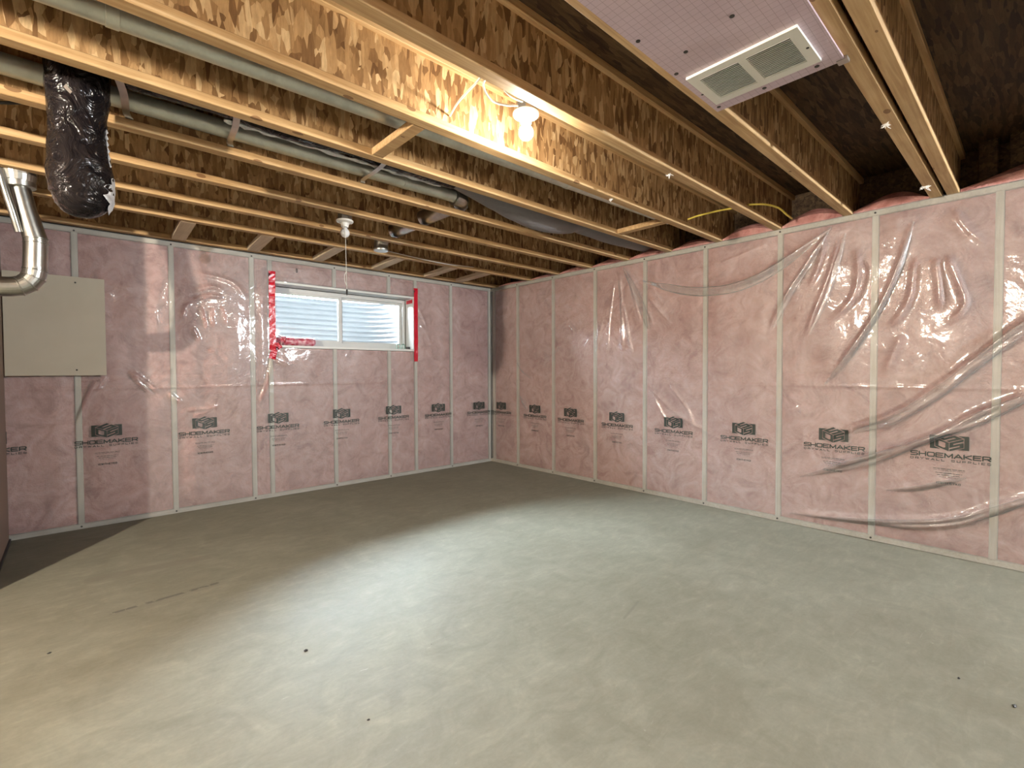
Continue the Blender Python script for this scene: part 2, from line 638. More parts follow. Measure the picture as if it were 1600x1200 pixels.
# ------------------------------------------------------------------ setting: floor, ceiling, walls
XL, YB = -7.6, -8.2
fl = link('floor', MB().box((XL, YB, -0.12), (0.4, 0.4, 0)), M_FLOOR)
tag(fl, 'trowelled grey concrete slab floor', None, None, 'structure')
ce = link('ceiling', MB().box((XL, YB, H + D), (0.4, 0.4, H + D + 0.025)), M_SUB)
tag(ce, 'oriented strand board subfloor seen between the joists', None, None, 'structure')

# window opening
WX0, WX1, WZ0, WZ1 = -2.705, -1.185, 1.468, 2.062

wb = MB()
for a, b in (((XL, 0.11, 0), (WX0 - .02, 0.37, 3.0)), ((WX1 + .02, 0.11, 0), (0.37, 0.37, 3.0)),
             ((WX0 - .02, 0.11, 0), (WX1 + .02, 0.37, WZ0 - .02)), ((WX0 - .02, 0.11, WZ1 + .02), (WX1 + .02, 0.37, 3.0))):
    wb.box(a, b)
wall_back = link('wall_back', wb, M_FOUND)
tag(wall_back, 'framed window wall of pale studs and pink insulation on the foundation', None, None, 'structure')
wr_ = MB().box((0.11, YB, 0), (0.37, 0.37, H - 0.003))
wr_.box((0.36, YB, H - 0.003), (0.40, 0.37, 3.0))
wall_right = link('wall_right', wr_, M_FOUND)
tag(wall_right, 'framed right wall of pale studs and pink insulation on the foundation', None, None, 'structure')
wall_rear = link('wall_rear', MB().box((XL, YB - 0.1, 0), (0.4, YB, 3.0)), M_REAR)
tag(wall_rear, kind='structure')
wall_far = link('wall_far_left', MB().box((XL - 0.1, YB, 0), (XL, 0.4, 3.0)), M_REAR)
tag(wall_far, kind='structure')
wl = MB().box((-4.60, -1.13, 0.0), (-4.505, -0.022, H))
wall_left = link('wall_left', wl, M_STUB)
tag(wall_left, 'dark wall end at the left edge of the photo', None, None, 'structure')
link('base_gasket', MB().box((-4.505, -1.13, 0.0), (-4.495, -0.022, 0.02)), M_BLACK, wall_left)

# plates and studs (back wall: room face y = 0; right wall: room face x = 0)
link('top_plate', MB().cham((XL, 0, H - 0.04), (0.0, 0.089, H - 0.002)), M_PLATE, wall_back)
link('bottom_plate', MB().cham((XL, 0, 0), (0.0, 0.089, 0.038)), M_PLATE, wall_back)
back_studs = [-7.166, -6.556, -5.947, -5.337, -4.728, -4.118, -3.512, -2.895, -2.738, -1.150, -0.642, -0.022]
for x in back_studs:
    link('stud', MB().cham((x - 0.019, 0, 0.038), (x + 0.019, 0.089, H - 0.04)), M_STUD, wall_back)
for x in (-2.115, -1.492):
    link('cripple_stud', MB().cham((x - 0.019, 0, 0.038), (x + 0.019, 0.089, WZ0 - 0.025)), M_STUD, wall_back)
    link('cripple_stud', MB().cham((x - 0.019, 0, WZ1 + 0.03), (x + 0.019, 0.089, H - 0.04), 0.003), M_STUD, wall_back)
link('top_plate', MB().cham((0, YB, H - 0.04), (0.089, -0.0, H - 0.002)), M_PLATE, wall_right)
link('bottom_plate', MB().cham((0, YB, 0), (0.089, -0.0, 0.038)), M_PLATE, wall_right)
right_studs = [-0.055, -0.517, -1.126] + [-1.736 - 0.6096 * k for k in range(11)]
for y in right_studs:
    link('stud', MB().cham((0, y - 0.019, 0.038), (0.089, y + 0.019, H - 0.04)), M_STUD, wall_right)


# insulation batts: unit meshes with a bulging, lumpy face towards the room (-y), stretched to each bay
def vnoise(nx, ny, cells, seed):
    r = np.random.default_rng(seed)
    cx, cy = cells
    g = r.random((cx + 3, cy + 3))
    x = np.linspace(0, cx, nx)
    y = np.linspace(0, cy, ny)
    xi, yi = x.astype(int), y.astype(int)
    fx, fy = x - xi, y - yi
    fx, fy = fx * fx * (3 - 2 * fx), fy * fy * (3 - 2 * fy)
    a = g[np.ix_(xi, yi)]
    b = g[np.ix_(xi + 1, yi)]
    c = g[np.ix_(xi, yi + 1)]
    d = g[np.ix_(xi + 1, yi + 1)]
    FX, FY = fx[:, None], fy[None, :]
    return (a * (1 - FX) + b * FX) * (1 - FY) + (c * (1 - FX) + d * FX) * FY - 0.5


def batt_mesh(seed, nx=18, nz=34):
    d = vnoise(nx, nz, (4, 7), seed) * 0.016 + vnoise(nx, nz, (9, 17), seed + 50) * 0.008
    X, Z = np.meshgrid(np.linspace(0, 1, nx), np.linspace(0, 1, nz), indexing='ij')
    edge = np.minimum(1, np.minimum(np.minimum(X, 1 - X) * 14, np.minimum(Z, 1 - Z) * 26))
    Y = 0.021 - 0.009 * edge + d * edge
    Y = np.clip(Y, 0.002, 0.05)
    mb = MB()
    vs = [(X[i, j], Y[i, j], Z[i, j]) for i in range(nx) for j in range(nz)]
    fs = [(i * nz + j, (i + 1) * nz + j, (i + 1) * nz + j + 1, i * nz + j + 1) for i in range(nx - 1) for j in range(nz - 1)]
    mb.add(vs, fs)
    n0 = len(vs)
    rim = [(i, 0) for i in range(nx)] + [(nx - 1, j) for j in range(1, nz)] + [(i, nz - 1) for i in range(nx - 2, -1, -1)] + [(0, j) for j in range(nz - 2, 0, -1)]
    mb.v += [(X[i, j], 0.10, Z[i, j]) for i, j in rim]
    L = len(rim)
    mb.f += [(rim[k][0] * nz + rim[k][1], rim[(k + 1) % L][0] * nz + rim[(k + 1) % L][1], n0 + (k + 1) % L, n0 + k) for k in range(L)]
    mb.f += [tuple(n0 + k for k in range(L))]
    me = mb.mesh('insulation_batt', smooth=True)
    me.materials.append(M_PINK)
    return me


BATTS = [batt_mesh(s) for s in range(5)]
bk = 0


def batt(parent, u0, u1, z0, z1, right=False):
    global bk
    o = bpy.data.objects.new('insulation_batt', BATTS[bk % 5])
    bk += 1
    COL.objects.link(o)
    o.parent = parent
    o.scale = (u1 - u0, 1, z1 - z0)
    if right:          # u = -y
        o.rotation_euler = (0, 0, -math.pi / 2)
        o.location = (0, -u0, z0)
    else:
        o.location = (u0, 0, z0)


ZS = 1.185
for a, b in zip(back_studs[:-1], back_studs[1:]):
    if a == -2.738:
        continue
    if b - a < 0.2:
        batt(wall_back, a + 0.020, b - 0.020, 0.04, H - 0.042)
        continue
    batt(wall_back, a + 0.020, b - 0.020, 0.04, ZS)
    batt(wall_back, a + 0.020, b - 0.020, ZS, H - 0.042)
for a, b in zip((-2.738, -2.115, -1.492), (-2.115, -1.492, -1.150)):
    batt(wall_back, a + 0.020, b - 0.020, 0.04, WZ0 - 0.028)
    batt(wall_back, a + 0.020, b - 0.020, WZ1 + 0.032, H - 0.042)
for a, b in zip(right_studs[:-1], right_studs[1:]):
    batt(wall_right, -a + 0.020, -b - 0.020, 0.04, ZS - 0.01, True)
    batt(wall_right, -a + 0.020, -b - 0.020, ZS - 0.01, H - 0.042, True)

# ------------------------------------------------------------------ window
win = bpy.data.objects.new('window_1', None)
COL.objects.link(win)
win.location = (-1.945, 0, WZ0)
tag(win, 'white vinyl basement slider window looking into a window well', None, None, 'structure')
FY0, FY1 = 0.175, 0.245
link('sill', MB().box((WX0 - .018, -0.012, WZ0 - 0.022), (WX1 + .018, FY1, WZ0)), M_LINER, win)
link('head_liner', MB().box((WX0 - .018, -0.004, WZ1), (WX1 + .018, FY1, WZ1 + 0.022)), M_LINER, win)
link('jamb_liner', MB().box((WX0 - .018, -0.004, WZ0), (WX0, FY1, WZ1)), M_LINER, win)
link('jamb_liner', MB().box((WX1, -0.004, WZ0), (WX1 + .018, FY1, WZ1)), M_LINER, win)
link('gap_strip', MB().box((WX0, FY0 - .006, WZ1 - .006), (WX1, FY0 + .001, WZ1)), M_SCREW, win)
link('gap_strip', MB().box((WX1 - .005, FY0 - .006, WZ0), (WX1, FY0 + .001, WZ1 - .006)), M_SCREW, win)
fw = 0.042
fr_ = MB()
fr_.box((WX0, FY0, WZ0), (WX0 + fw, FY1, WZ1)).box((WX1 - fw, FY0, WZ0), (WX1, FY1, WZ1))
fr_.box((WX0 + fw, FY0, WZ0), (WX1 - fw, FY1, WZ0 + fw + .01)).box((WX0 + fw, FY0, WZ1 - fw), (WX1 - fw, FY1, WZ1))
link('window_frame', fr_, M_VINYL, win)
XM = -1.985
s_ = MB()
for a, b in ((WX0 + fw, XM + 0.02), (XM - 0.005, WX1 - fw)):
    pass
sash = MB()
sa, sb, z0, z1, t_ = WX0 + fw, XM + 0.02, WZ0 + fw + .01, WZ1 - fw, 0.024
sash.box((sa, FY0 + .008, z0), (sa + t_, FY0 + .036, z1)).box((sb - t_ - .01, FY0 + .008, z0), (sb, FY0 + .036, z1))
sash.box((sa + t_, FY0 + .008, z0), (sb - t_ - .01, FY0 + .036, z0 + t_)).box((sa + t_, FY0 + .008, z1 - t_), (sb - t_ - .01, FY0 + .036, z1))
so = link('sash', sash, M_VINYL, win)
link('glass_pane', MB().box((sa + t_, FY0 + .018, z0 + t_), (sb - t_ - .01, FY0 + .022, z1 - t_)), M_GLASS, so)
link('latch', MB().cham((sb - .026, FY0 - .010, 1.74), (sb - .008, FY0 + .008, 1.80), 0.003), M_VINYL, so)
sash = MB()
sa, sb, t_ = XM + 0.004, WX1 - fw, 0.022
sash.box((sa, FY0 + .038, z0), (sa + t_, FY0 + .066, z1)).box((sb - t_, FY0 + .038, z0), (sb, FY0 + .066, z1))
sash.box((sa + t_, FY0 + .038, z0), (sb - t_, FY0 + .066, z0 + t_)).box((sa + t_, FY0 + .038, z1 - t_), (sb - t_, FY0 + .066, z1))
so = link('sash', sash, M_VINYL, win)
link('glass_pane', MB().box((sa + t_, FY0 + .050, z0 + t_), (sb - t_, FY0 + .054, z1 - t_)), M_GLASS, so)
link('gasket', MB().box((XM + .0205, FY0 + .010, z0), (XM + .030, FY0 + .037, z1)), M_VDARK, win)

# window well: U-shaped corrugated steel outside
WC, WR, WYD = -1.945, 0.42, 1.15
path = []
half = 0.98
WL = 1.75
path += [(WC - WL, 0.372), (WC - WL, WYD - WR)]
path += [(WC - WL + WR - WR * math.cos(a), WYD - WR + WR * math.sin(a)) for a in np.linspace(0, math.pi / 2, 10)[1:]]
path += [(WC + half - WR + WR * math.sin(a), WYD - WR + WR * math.cos(a)) for a in np.linspace(0, math.pi / 2, 10)]
path += [(WC + half, 0.372)]
nz = 130
zz = np.linspace(1.20, 2.115, nz)
vs, fs = [], []
m_ = len(path)
for side in (0, 1):
    for k, (px, py) in enumerate(path):
        a = Vector(path[max(k - 1, 0)])
        b = Vector(path[min(k + 1, m_ - 1)])
        tdir = (b - a).normalized()
        nr = Vector((-tdir.y, tdir.x))
        for z in zz:
            o_ = 0.011 * math.sin(2 * math.pi * z / 0.063) + side * 0.003
            vs.append((px + nr.x * o_, max(py + nr.y * o_, 0.371), z))
for side in (0, 1):
    b0 = side * m_ * nz
    fs += [(b0 + k * nz + j, b0 + (k + 1) * nz + j, b0 + (k + 1) * nz + j + 1, b0 + k * nz + j + 1) for k in range(m_ - 1) for j in range(nz - 1)]
well = link('window_well', MB().add(vs, fs), M_WELL, None, (WC, 0.372, 1.2), True)
tag(well, 'corrugated galvanised steel window well outside the basement window', 'window well')
gr = MB().box((WC - WL - .02, 0.371, 1.05), (WC + half + .02, WYD + .02, 1.22))
g = link('ground_gravel', gr, M_GRAVEL)
tag(g, 'grey gravel at the foot of the window well', None, None, 'structure')
gd = MB()
for a, b in (((-14, 0.372, 1.9), (WC - WL - .02, 14, 2.09)), ((WC + half + .02, 0.372, 1.9), (10, 14, 2.09)), ((WC - WL - .02, WYD + .02, 1.9), (WC + half + .02, 14, 2.09))):
    gd.box(a, b)
g = link('ground', gd, M_GROUND)
tag(g, 'pale ground outside around the window well', None, None, 'structure')


# leafy shrub beyond the well, glimpsed at the top of the left pane
def shrub(c, rx, rz, cnt, seed):
    r = random.Random(seed)
    mb = MB()
    for _ in range(cnt):
        th, ph, q = r.uniform(0, 6.28), r.uniform(-0.3, 1.5), r.uniform(0.6, 1)
        p = Vector((c[0] + rx * q * math.cos(th) * math.cos(ph), c[1] + rx * q * math.sin(th) * math.cos(ph), c[2] + rz * q * (math.sin(ph) + 0.3)))
        a = Vector((r.uniform(-1, 1), r.uniform(-1, 1), r.uniform(-1, 1))).normalized() * 0.05
        b = a.orthogonal().normalized() * 0.028
        mb.add([p - a, p + b, p + a, p - b], [(0, 1, 2, 3)])
    return mb


sh = thing('shrub', 'pale leafy shrub on the ground beyond the window well', 'shrub', (-1.75, 2.3, 2.09))
link('foliage', shrub((-1.75, 2.3, 2.16), 0.42, 0.16, 500, 3), M_LEAF, sh)
link('stem', MB().tube([(-1.75, 2.3, 2.08), (-1.74, 2.3, 2.2)], 0.02, 8), M_FLANGE, sh)

# ------------------------------------------------------------------ vapour barrier sheets (wrinkled clear film) with printed logos
STEP = 0.0095


def make_field(u0, u1, z0, z1, studs, seed, creases, swell, bellies=()):
    nu, nz = int((u1 - u0) / STEP) + 1, int((z1 - z0) / STEP) + 1
    U = np.linspace(u0, u1, nu)
    Z = np.linspace(z0, z1, nz)
    W, Hh = u1 - u0, z1 - z0
    d = vnoise(nu, nz, (int(W / 0.30), int(Hh / 0.45)), seed) * swell
    d += vnoise(nu, nz, (int(W / 0.11), int(Hh / 0.20)), seed + 1) * swell * 0.40
    d += vnoise(nu, nz, (int(W / 0.045), int(Hh / 0.06)), seed + 2) * swell * 0.05
    s = np.array(studs)
    dist = np.min(np.abs(U[:, None] - s[None, :]), axis=1)
    pin = np.clip(dist / 0.12, 0.22, 1)[:, None]
    ez = np.clip(np.minimum(Z - z0, z1 - Z) / 0.10, 0.1, 1)[None, :]
    d = (d + 0.5 * swell) * pin * ez
    for bu, bz, ru, rz, bh in bellies:
        d += bh * np.exp(-((U[:, None] - bu) / ru) ** 2 - ((Z[None, :] - bz) / rz) ** 2)
    for pts, h, w in creases:
        P = np.array(pts, float)
        P = np.array([tuple(v) for v in bez([(p[0], p[1], 0) for p in P], 6)])[:, :2]
        seg = np.linalg.norm(np.diff(P, axis=0), axis=1)
        cum = np.concatenate([[0], np.cumsum(seg)])
        lo, hi = P.min(0) - 4 * w, P.max(0) + 4 * w
        iu = np.where((U > lo[0]) & (U < hi[0]))[0]
        iz = np.where((Z > lo[1]) & (Z < hi[1]))[0]
        if len(iu) == 0 or len(iz) == 0:
            continue
        uu, zz_ = np.meshgrid(U[iu], Z[iz], indexing='ij')
        best = np.full(uu.shape, 1e9)
        par = np.zeros(uu.shape)
        for k in range(len(P) - 1):
            A, B = P[k], P[k + 1]
            ab = B - A
            t = np.clip(((uu - A[0]) * ab[0] + (zz_ - A[1]) * ab[1]) / max(ab @ ab, 1e-12), 0, 1)
            dd = np.hypot(uu - A[0] - t * ab[0], zz_ - A[1] - t * ab[1])
            q = dd < best
            best[q] = dd[q]
            par[q] = (cum[k] + t * seg[k])[q] / cum[-1]
        taper = np.clip(np.minimum(par / 0.18, (1 - par) / 0.25), 0, 1)
        taper = taper * taper * (3 - 2 * taper)
        d[np.ix_(iu, iz)] += h * taper * np.exp(-(best / w) ** 2)
    d = np.clip(d, 0.0, 0.05)
    return U, Z, d


def sample(F, u, z):
    U, Z, d = F
    i = min(max((u - U[0]) / (U[1] - U[0]), 0), len(U) - 1.001)
    j = min(max((z - Z[0]) / (Z[1] - Z[0]), 0), len(Z) - 1.001)
    a, b = int(i), int(j)
    fa_, fb = i - a, j - b
    return (d[a, b] * (1 - fa_) + d[a + 1, b] * fa_) * (1 - fb) + (d[a, b + 1] * (1 - fa_) + d[a + 1, b + 1] * fa_) * fb


OFF = 0.006


def place(right, u, z, d):
    return (-OFF - d, -u, z) if right else (u, -OFF - d, z)


def sheet_object(name, F, right, hole=None):
    U, Z, d = F
    nu, nz = len(U), len(Z)
    UU, ZZ = np.meshgrid(U, Z, indexing='ij')
    co = np.empty((nu, nz, 3))
    if right:
        co[..., 0], co[..., 1], co[..., 2] = -OFF - d, -UU, ZZ
    else:
        co[..., 0], co[..., 1], co[..., 2] = UU, -OFF - d, ZZ
    idx = np.arange(nu * nz).reshape(nu, nz)
    q = np.stack([idx[:-1, :-1], idx[1:, :-1], idx[1:, 1:], idx[:-1, 1:]], -1).reshape(-1, 4)
    if hole:
        cu = (UU[:-1, :-1] + UU[1:, 1:]).reshape(-1) / 2
        cz = (ZZ[:-1, :-1] + ZZ[1:, 1:]).reshape(-1) / 2
        keep = ~((cu > hole[0]) & (cu < hole[1]) & (cz > hole[2]) & (cz < hole[3]))
        q = q[keep]
    me = bpy.data.meshes.new(name)
    me.vertices.add(nu * nz)
    me.vertices.foreach_set('co', co.reshape(-1))
    me.loops.add(len(q) * 4)
    me.loops.foreach_set('vertex_index', q.reshape(-1).astype(np.int32))
    me.polygons.add(len(q))
    me.polygons.foreach_set('loop_start', np.arange(0, len(q) * 4, 4, dtype=np.int32))
    me.polygons.foreach_set('loop_total', np.full(len(q), 4, dtype=np.int32))
    me.update(calc_edges=True)
    me.validate()
    me.shade_smooth()
    me.materials.append(M_POLY)
    o = bpy.data.objects.new(name, me)
    COL.objects.link(o)
    return o


# creases of the film in wall coordinates (distance along the wall, height): (points, height, width)
CR = [  # fan below the joist end
    ([(2.073, 2.269), (2.188, 2.085), (2.328, 1.628)], .014, .016), ([(2.096, 2.265), (2.299, 1.988), (2.483, 1.569)], .014, .016),
    ([(2.135, 2.246), (2.37, 1.948), (2.656, 1.617)], .012, .014), ([(2.188, 2.2), (2.37, 2.072), (2.576, 1.815)], .010, .014),
    ([(2.058, 2.246), (2.09, 1.853), (2.106, 1.359)], .014, .018), ([(2.105, 1.916), (2.167, 1.588), (2.227, 1.33)], .012, .014),
    ([(2.011, 2.188), (1.94, 1.735), (1.916, 1.324)], .010, .014), ([(1.874, 1.808), (1.8, 1.544), (1.766, 1.238)], .010, .016),
    ([(2.15, 2.295), (2.369, 2.196), (2.562, 2.093)], .010, .012), ([(2.298, 2.107), (2.608, 2.015), (2.92, 1.938), (3.279, 1.933), (3.596, 2.059), (3.917, 2.265)], .016, .022),
    ([(2.187, 2.276), (2.705, 2.113), (3.118, 2.13), (3.524, 2.238)], .010, .014),
    ([(3.063, 1.947), (3.356, 1.954), (3.641, 2.091), (3.876, 2.227)], .012, .013),
    # fan below the next joist end
    ([(3.909, 2.248), (3.795, 2.063), (3.599, 1.759), (3.483, 1.506)], .014, .013), ([(3.877, 2.209), (3.846, 2.007), (3.772, 1.817)], .014, .016),
    ([(3.966, 2.162), (3.904, 1.903), (3.808, 1.63), (3.749, 1.44)], .014, .014), ([(4.067, 2.082), (4.085, 1.876), (4.041, 1.7), (3.9, 1.546)], .016, .020),
    ([(4.099, 1.964), (4.122, 1.87), (4.072, 1.674)], .010, .012),
    ([(4.373, 2.192), (4.3, 1.887), (4.184, 1.595), (4.007, 1.288), (3.888, 1.101)], .016, .015), ([(4.393, 1.956), (4.376, 1.705), (4.314, 1.562), (4.246, 1.48)], .015, .020),
    ([(4.495, 1.937), (4.517, 1.729), (4.525, 1.572)], .016, .020), ([(4.571, 2.226), (4.653, 2.067), (4.74, 1.952)], .010, .018),
    ([(4.545, 1.949), (4.608, 1.757), (4.639, 1.601), (4.545, 1.48)], .016, .020), ([(4.333, 1.453), (4.3, 1.346), (4.232, 1.15)], .010, .025),
    # long drapes towards the lower right
    ([(4.993, 1.557), (4.868, 1.457), (4.707, 1.291), (4.532, 1.111), (4.305, 0.911), (4.051, 0.79), (3.893, 0.671)], .020, .020),
    ([(4.994, 1.466), (4.843, 1.364), (4.68, 1.213), (4.47, 0.992), (4.183, 0.765), (4.053, 0.688)], .016, .014),
    ([(4.999, 1.136), (4.875, 1.033), (4.712, 0.936), (4.53, 0.796), (4.308, 0.671), (4.015, 0.535), (3.725, 0.381)], .022, .022),
    ([(5, 1.081), (4.849, 0.982), (4.685, 0.858), (4.442, 0.729), (4.13, 0.523), (3.936, 0.448)], .014, .013),
    ([(4.631, 0.525), (4.445, 0.44), (4.26, 0.373)], .012, .014),
    ([(5.034, 0.505), (4.91, 0.448), (4.791, 0.374), (4.605, 0.262), (4.315, 0.176), (3.98, 0.124), (3.637, 0.098)], .020, .018),
    ([(5.034, 0.479), (4.858, 0.388), (4.635, 0.228), (4.383, 0.152), (4.135, 0.121)], .014, .014),
    # drape across the middle
    ([(2.337, 1.126), (2.513, 0.956), (2.711, 0.797), (2.957, 0.676), (3.183, 0.57)], .012, .014), ([(2.444, 1.016), (2.527, 0.835), (2.614, 0.719)], .010, .012),
    ([(2.612, 1.08), (2.805, 0.85), (2.885, 0.653)], .010, .014), ([(2.869, 0.402), (2.958, 0.391), (3.062, 0.393)], .008, .010),
    ([(3.489, 0.81), (3.63, 0.87), (3.719, 0.94)], .010, .016), ([(3.513, 0.889), (3.62, 0.905), (3.702, 0.9)], .008, .012),
    ([(0.497, 1.37), (0.637, 1.208), (0.903, 1.084)], .012, .010), ([(0.565, 0.928), (0.658, 0.795), (0.748, 0.697)], .010, .010),
    # creased patch that mirrors the window
    ([(0.885, 1.975), (1.095, 2.088), (1.342, 2.109)], .008, .016), ([(0.991, 1.813), (1.294, 1.948), (1.528, 1.98)], .008, .018), ([(1.042, 1.584), (1.294, 1.752), (1.574, 1.835)], .008, .018),
    ([(1.174, 1.355), (1.341, 1.568), (1.618, 1.692)], .008, .016), ([(1.436, 1.348), (1.528, 1.523), (1.645, 1.656)], .008, .014),
    ([(1.573, 1.275), (1.645, 1.482), (1.706, 1.652)], .008, .012), ([(1.293, 1.242), (1.408, 1.421), (1.482, 1.56)], .006, .012),
]
creR = list(CR)
creR += [([(0.1, 1.085), (1.0, 1.088), (2.2, 1.083), (3.4, 1.09), (4.6, 1.085), (6.0, 1.086)], .005, .007)]
RIGHT = make_field(0.012, 8.15, 0.003, H + 0.002, [-y for y in right_studs], 3, creR, 0.013, [(1.25, 1.22, .40, .42, .016), (1.75, 1.30, .25, .40, .012)])

CB = [
    ([(-3.795, 1.218), (-3.714, 1.139), (-3.609, 1.031)], .012, .012), ([(-3.815, 1.229), (-3.727, 1.103), (-3.653, 1.016)], .010, .010),
    ([(-3.982, 1.169), (-4.029, 1.094), (-4.091, 0.923), (-4.13, 0.803)], .012, .014), ([(-3.955, 1.178), (-4.014, 1.059)], .010, .012),
    ([(-2.733, 1.339), (-2.793, 1.095), (-2.868, 0.903)], .012, .012), ([(-2.716, 1.327), (-2.647, 1.291), (-2.576, 1.266)], .008, .010), ([(-2.738, 1.351), (-2.775, 1.155)], .008, .012),
    ([(-3.368, 1.91), (-3.224, 1.965), (-3.115, 1.938)], .010, .016), ([(-3.37, 1.827), (-3.25, 1.884), (-3.126, 1.879)], .010, .014), ([(-3.314, 1.788), (-3.287, 1.667), (-3.269, 1.584)], .010, .010),
    ([(-3.227, 1.784), (-3.229, 1.671), (-3.2, 1.616)], .010, .012), ([(-3.153, 1.802), (-3.13, 1.678), (-3.12, 1.633)], .010, .010), ([(-3.442, 1.656), (-3.417, 1.768), (-3.37, 1.816)], .008, .012),
    ([(-3.374, 1.606), (-3.351, 1.552), (-3.319, 1.469)], .008, .012), ([(-3.209, 1.417), (-3.258, 1.387)], .008, .012),
    ([(-3.433, 0.887), (-3.291, 0.89), (-3.167, 0.918)], .010, .014), ([(-3.387, 0.828), (-3.316, 0.852), (-3.243, 0.876)], .008, .014), ([(-3.556, 1.045), (-3.513, 0.989), (-3.455, 0.943)], .010, .014),
    ([(-1.122, 1.968), (-1.045, 1.822), (-0.992, 1.711)], .008, .010), ([(-1.106, 1.78), (-0.993, 1.635), (-0.931, 1.483)], .008, .014),
    ([(-3.365, 2.076), (-3.073, 2.029), (-2.929, 1.869)], .006, .02), ([(-4.109, 1.902), (-3.96, 1.87), (-3.885, 1.778)], .008, .02), ([(-4.014, 2.012), (-3.921, 1.925), (-3.763, 1.867)], .008, .02),
]
creB = list(CB)
creB += [([(-6.0, 1.085), (-4.6, 1.088), (-3.6, 1.083), (-2.4, 1.09), (-1.2, 1.085), (-0.05, 1.086)], .005, .007)]
BACK = make_field(XL + .05, -0.012, 0.003, H + 0.002, back_studs + [-2.115, -1.492], 19, creB, 0.012)

sheet_b = sheet_object('plastic_sheet', BACK, False, (WX0 - 0.012, WX1 + 0.012, WZ0 - 0.024, WZ1 + 0.018))
tag(sheet_b, 'clear printed plastic vapour barrier stretched over the pink window wall', 'plastic sheet')
sheet_r = sheet_object('plastic_sheet', RIGHT, True)
sheet_r.data.materials[0] = M_POLY_R
tag(sheet_r, 'clear printed plastic vapour barrier with glossy drapes over the long right wall', 'plastic sheet')

# doubled folds of slack film: raised bands that run along the drapes
FOLDS = [
    ([(4.992, 1.579), (4.868, 1.472), (4.707, 1.299), (4.532, 1.111), (4.305, 0.911), (4.071, 0.791)], [(4.994, 1.473), (4.869, 1.374), (4.708, 1.212), (4.518, 1.007), (4.272, 0.821), (4.071, 0.727)]),
    ([(4.999, 1.147), (4.874, 1.044), (4.712, 0.943), (4.53, 0.804), (4.308, 0.68), (4.015, 0.544), (3.725, 0.396)], [(5.001, 1.059), (4.875, 0.98), (4.713, 0.86), (4.53, 0.755), (4.309, 0.618), (4.016, 0.469), (3.725, 0.366)]),
    ([(5.034, 0.519), (4.91, 0.452), (4.791, 0.374), (4.605, 0.27), (4.315, 0.185), (3.98, 0.128), (3.66, 0.098)], [(5.035, 0.461), (4.91, 0.395), (4.791, 0.311), (4.605, 0.213), (4.315, 0.132), (3.981, 0.091), (3.66, 0.073)]),
    ([(2.334, 2.102), (2.608, 2.015), (2.92, 1.944), (3.279, 1.944), (3.596, 2.069), (3.917, 2.275)], [(2.334, 2.065), (2.609, 1.943), (2.92, 1.865), (3.28, 1.87), (3.596, 1.999), (3.917, 2.219)]),
    ([(4.66, 0.534), (4.54, 0.486), (4.413, 0.43), (4.26, 0.381)], [(4.661, 0.51), (4.541, 0.448), (4.413, 0.396), (4.26, 0.364)]),
    ([(2.089, 2.254), (2.188, 2.066), (2.285, 1.833), (2.343, 1.627)], [(2.135, 2.246), (2.255, 2.057), (2.371, 1.824), (2.442, 1.596)]),
    ([(3.876, 2.227), (3.761, 2.031), (3.63, 1.835), (3.507, 1.555)], [(3.909, 2.22), (3.804, 2.014), (3.675, 1.81), (3.54, 1.533)]),
    ([(3.989, 2.194), (3.928, 1.946), (3.861, 1.72), (3.766, 1.488)], [(4.016, 2.188), (3.96, 1.932), (3.894, 1.707), (3.792, 1.467)]),
    ([(4.37, 2.192), (4.293, 1.888), (4.177, 1.596), (3.999, 1.288), (3.868, 1.1)], [(4.396, 2.178), (4.324, 1.866), (4.206, 1.576), (4.031, 1.26), (3.893, 1.082)]),
]
for A_, B_ in FOLDS:
    pa = bez([(u, z, 0) for u, z in A_], 10)
    pb = bez([(u, z, 0) for u, z in B_], 10)
    K = len(pa)
    NS = 11
    vs = []
    for k in range(K):
        tp = min(1, min(k, K - 1 - k) / (K * .22) + .05)
        wdt = (pa[k] - pb[k]).length
        hh = min(.016, wdt * .28) * tp
        for j in range(NS):
            a_ = math.pi * j / (NS - 1)
            s_ = .5 - .5 * math.cos(a_)
            q = pa[k].lerp(pb[k], .5 + (s_ - .5) * (.35 + .65 * tp))
            vs.append(place(True, q.x, q.y, sample(RIGHT, q.x, q.y) + .0012 + hh * math.sin(a_) ** .8 * (1 + .12 * math.sin(k * .9 + j * .5))))
    fs = [(k * NS + j, (k + 1) * NS + j, (k + 1) * NS + j + 1, k * NS + j + 1) for k in range(K - 1) for j in range(NS - 1)]
    me = bpy.data.meshes.new('film_fold')
    me.from_pydata(vs, [], fs)
    me.shade_smooth()
    me.materials.append(M_FOLD)
    link('film_fold', me, None, sheet_r)

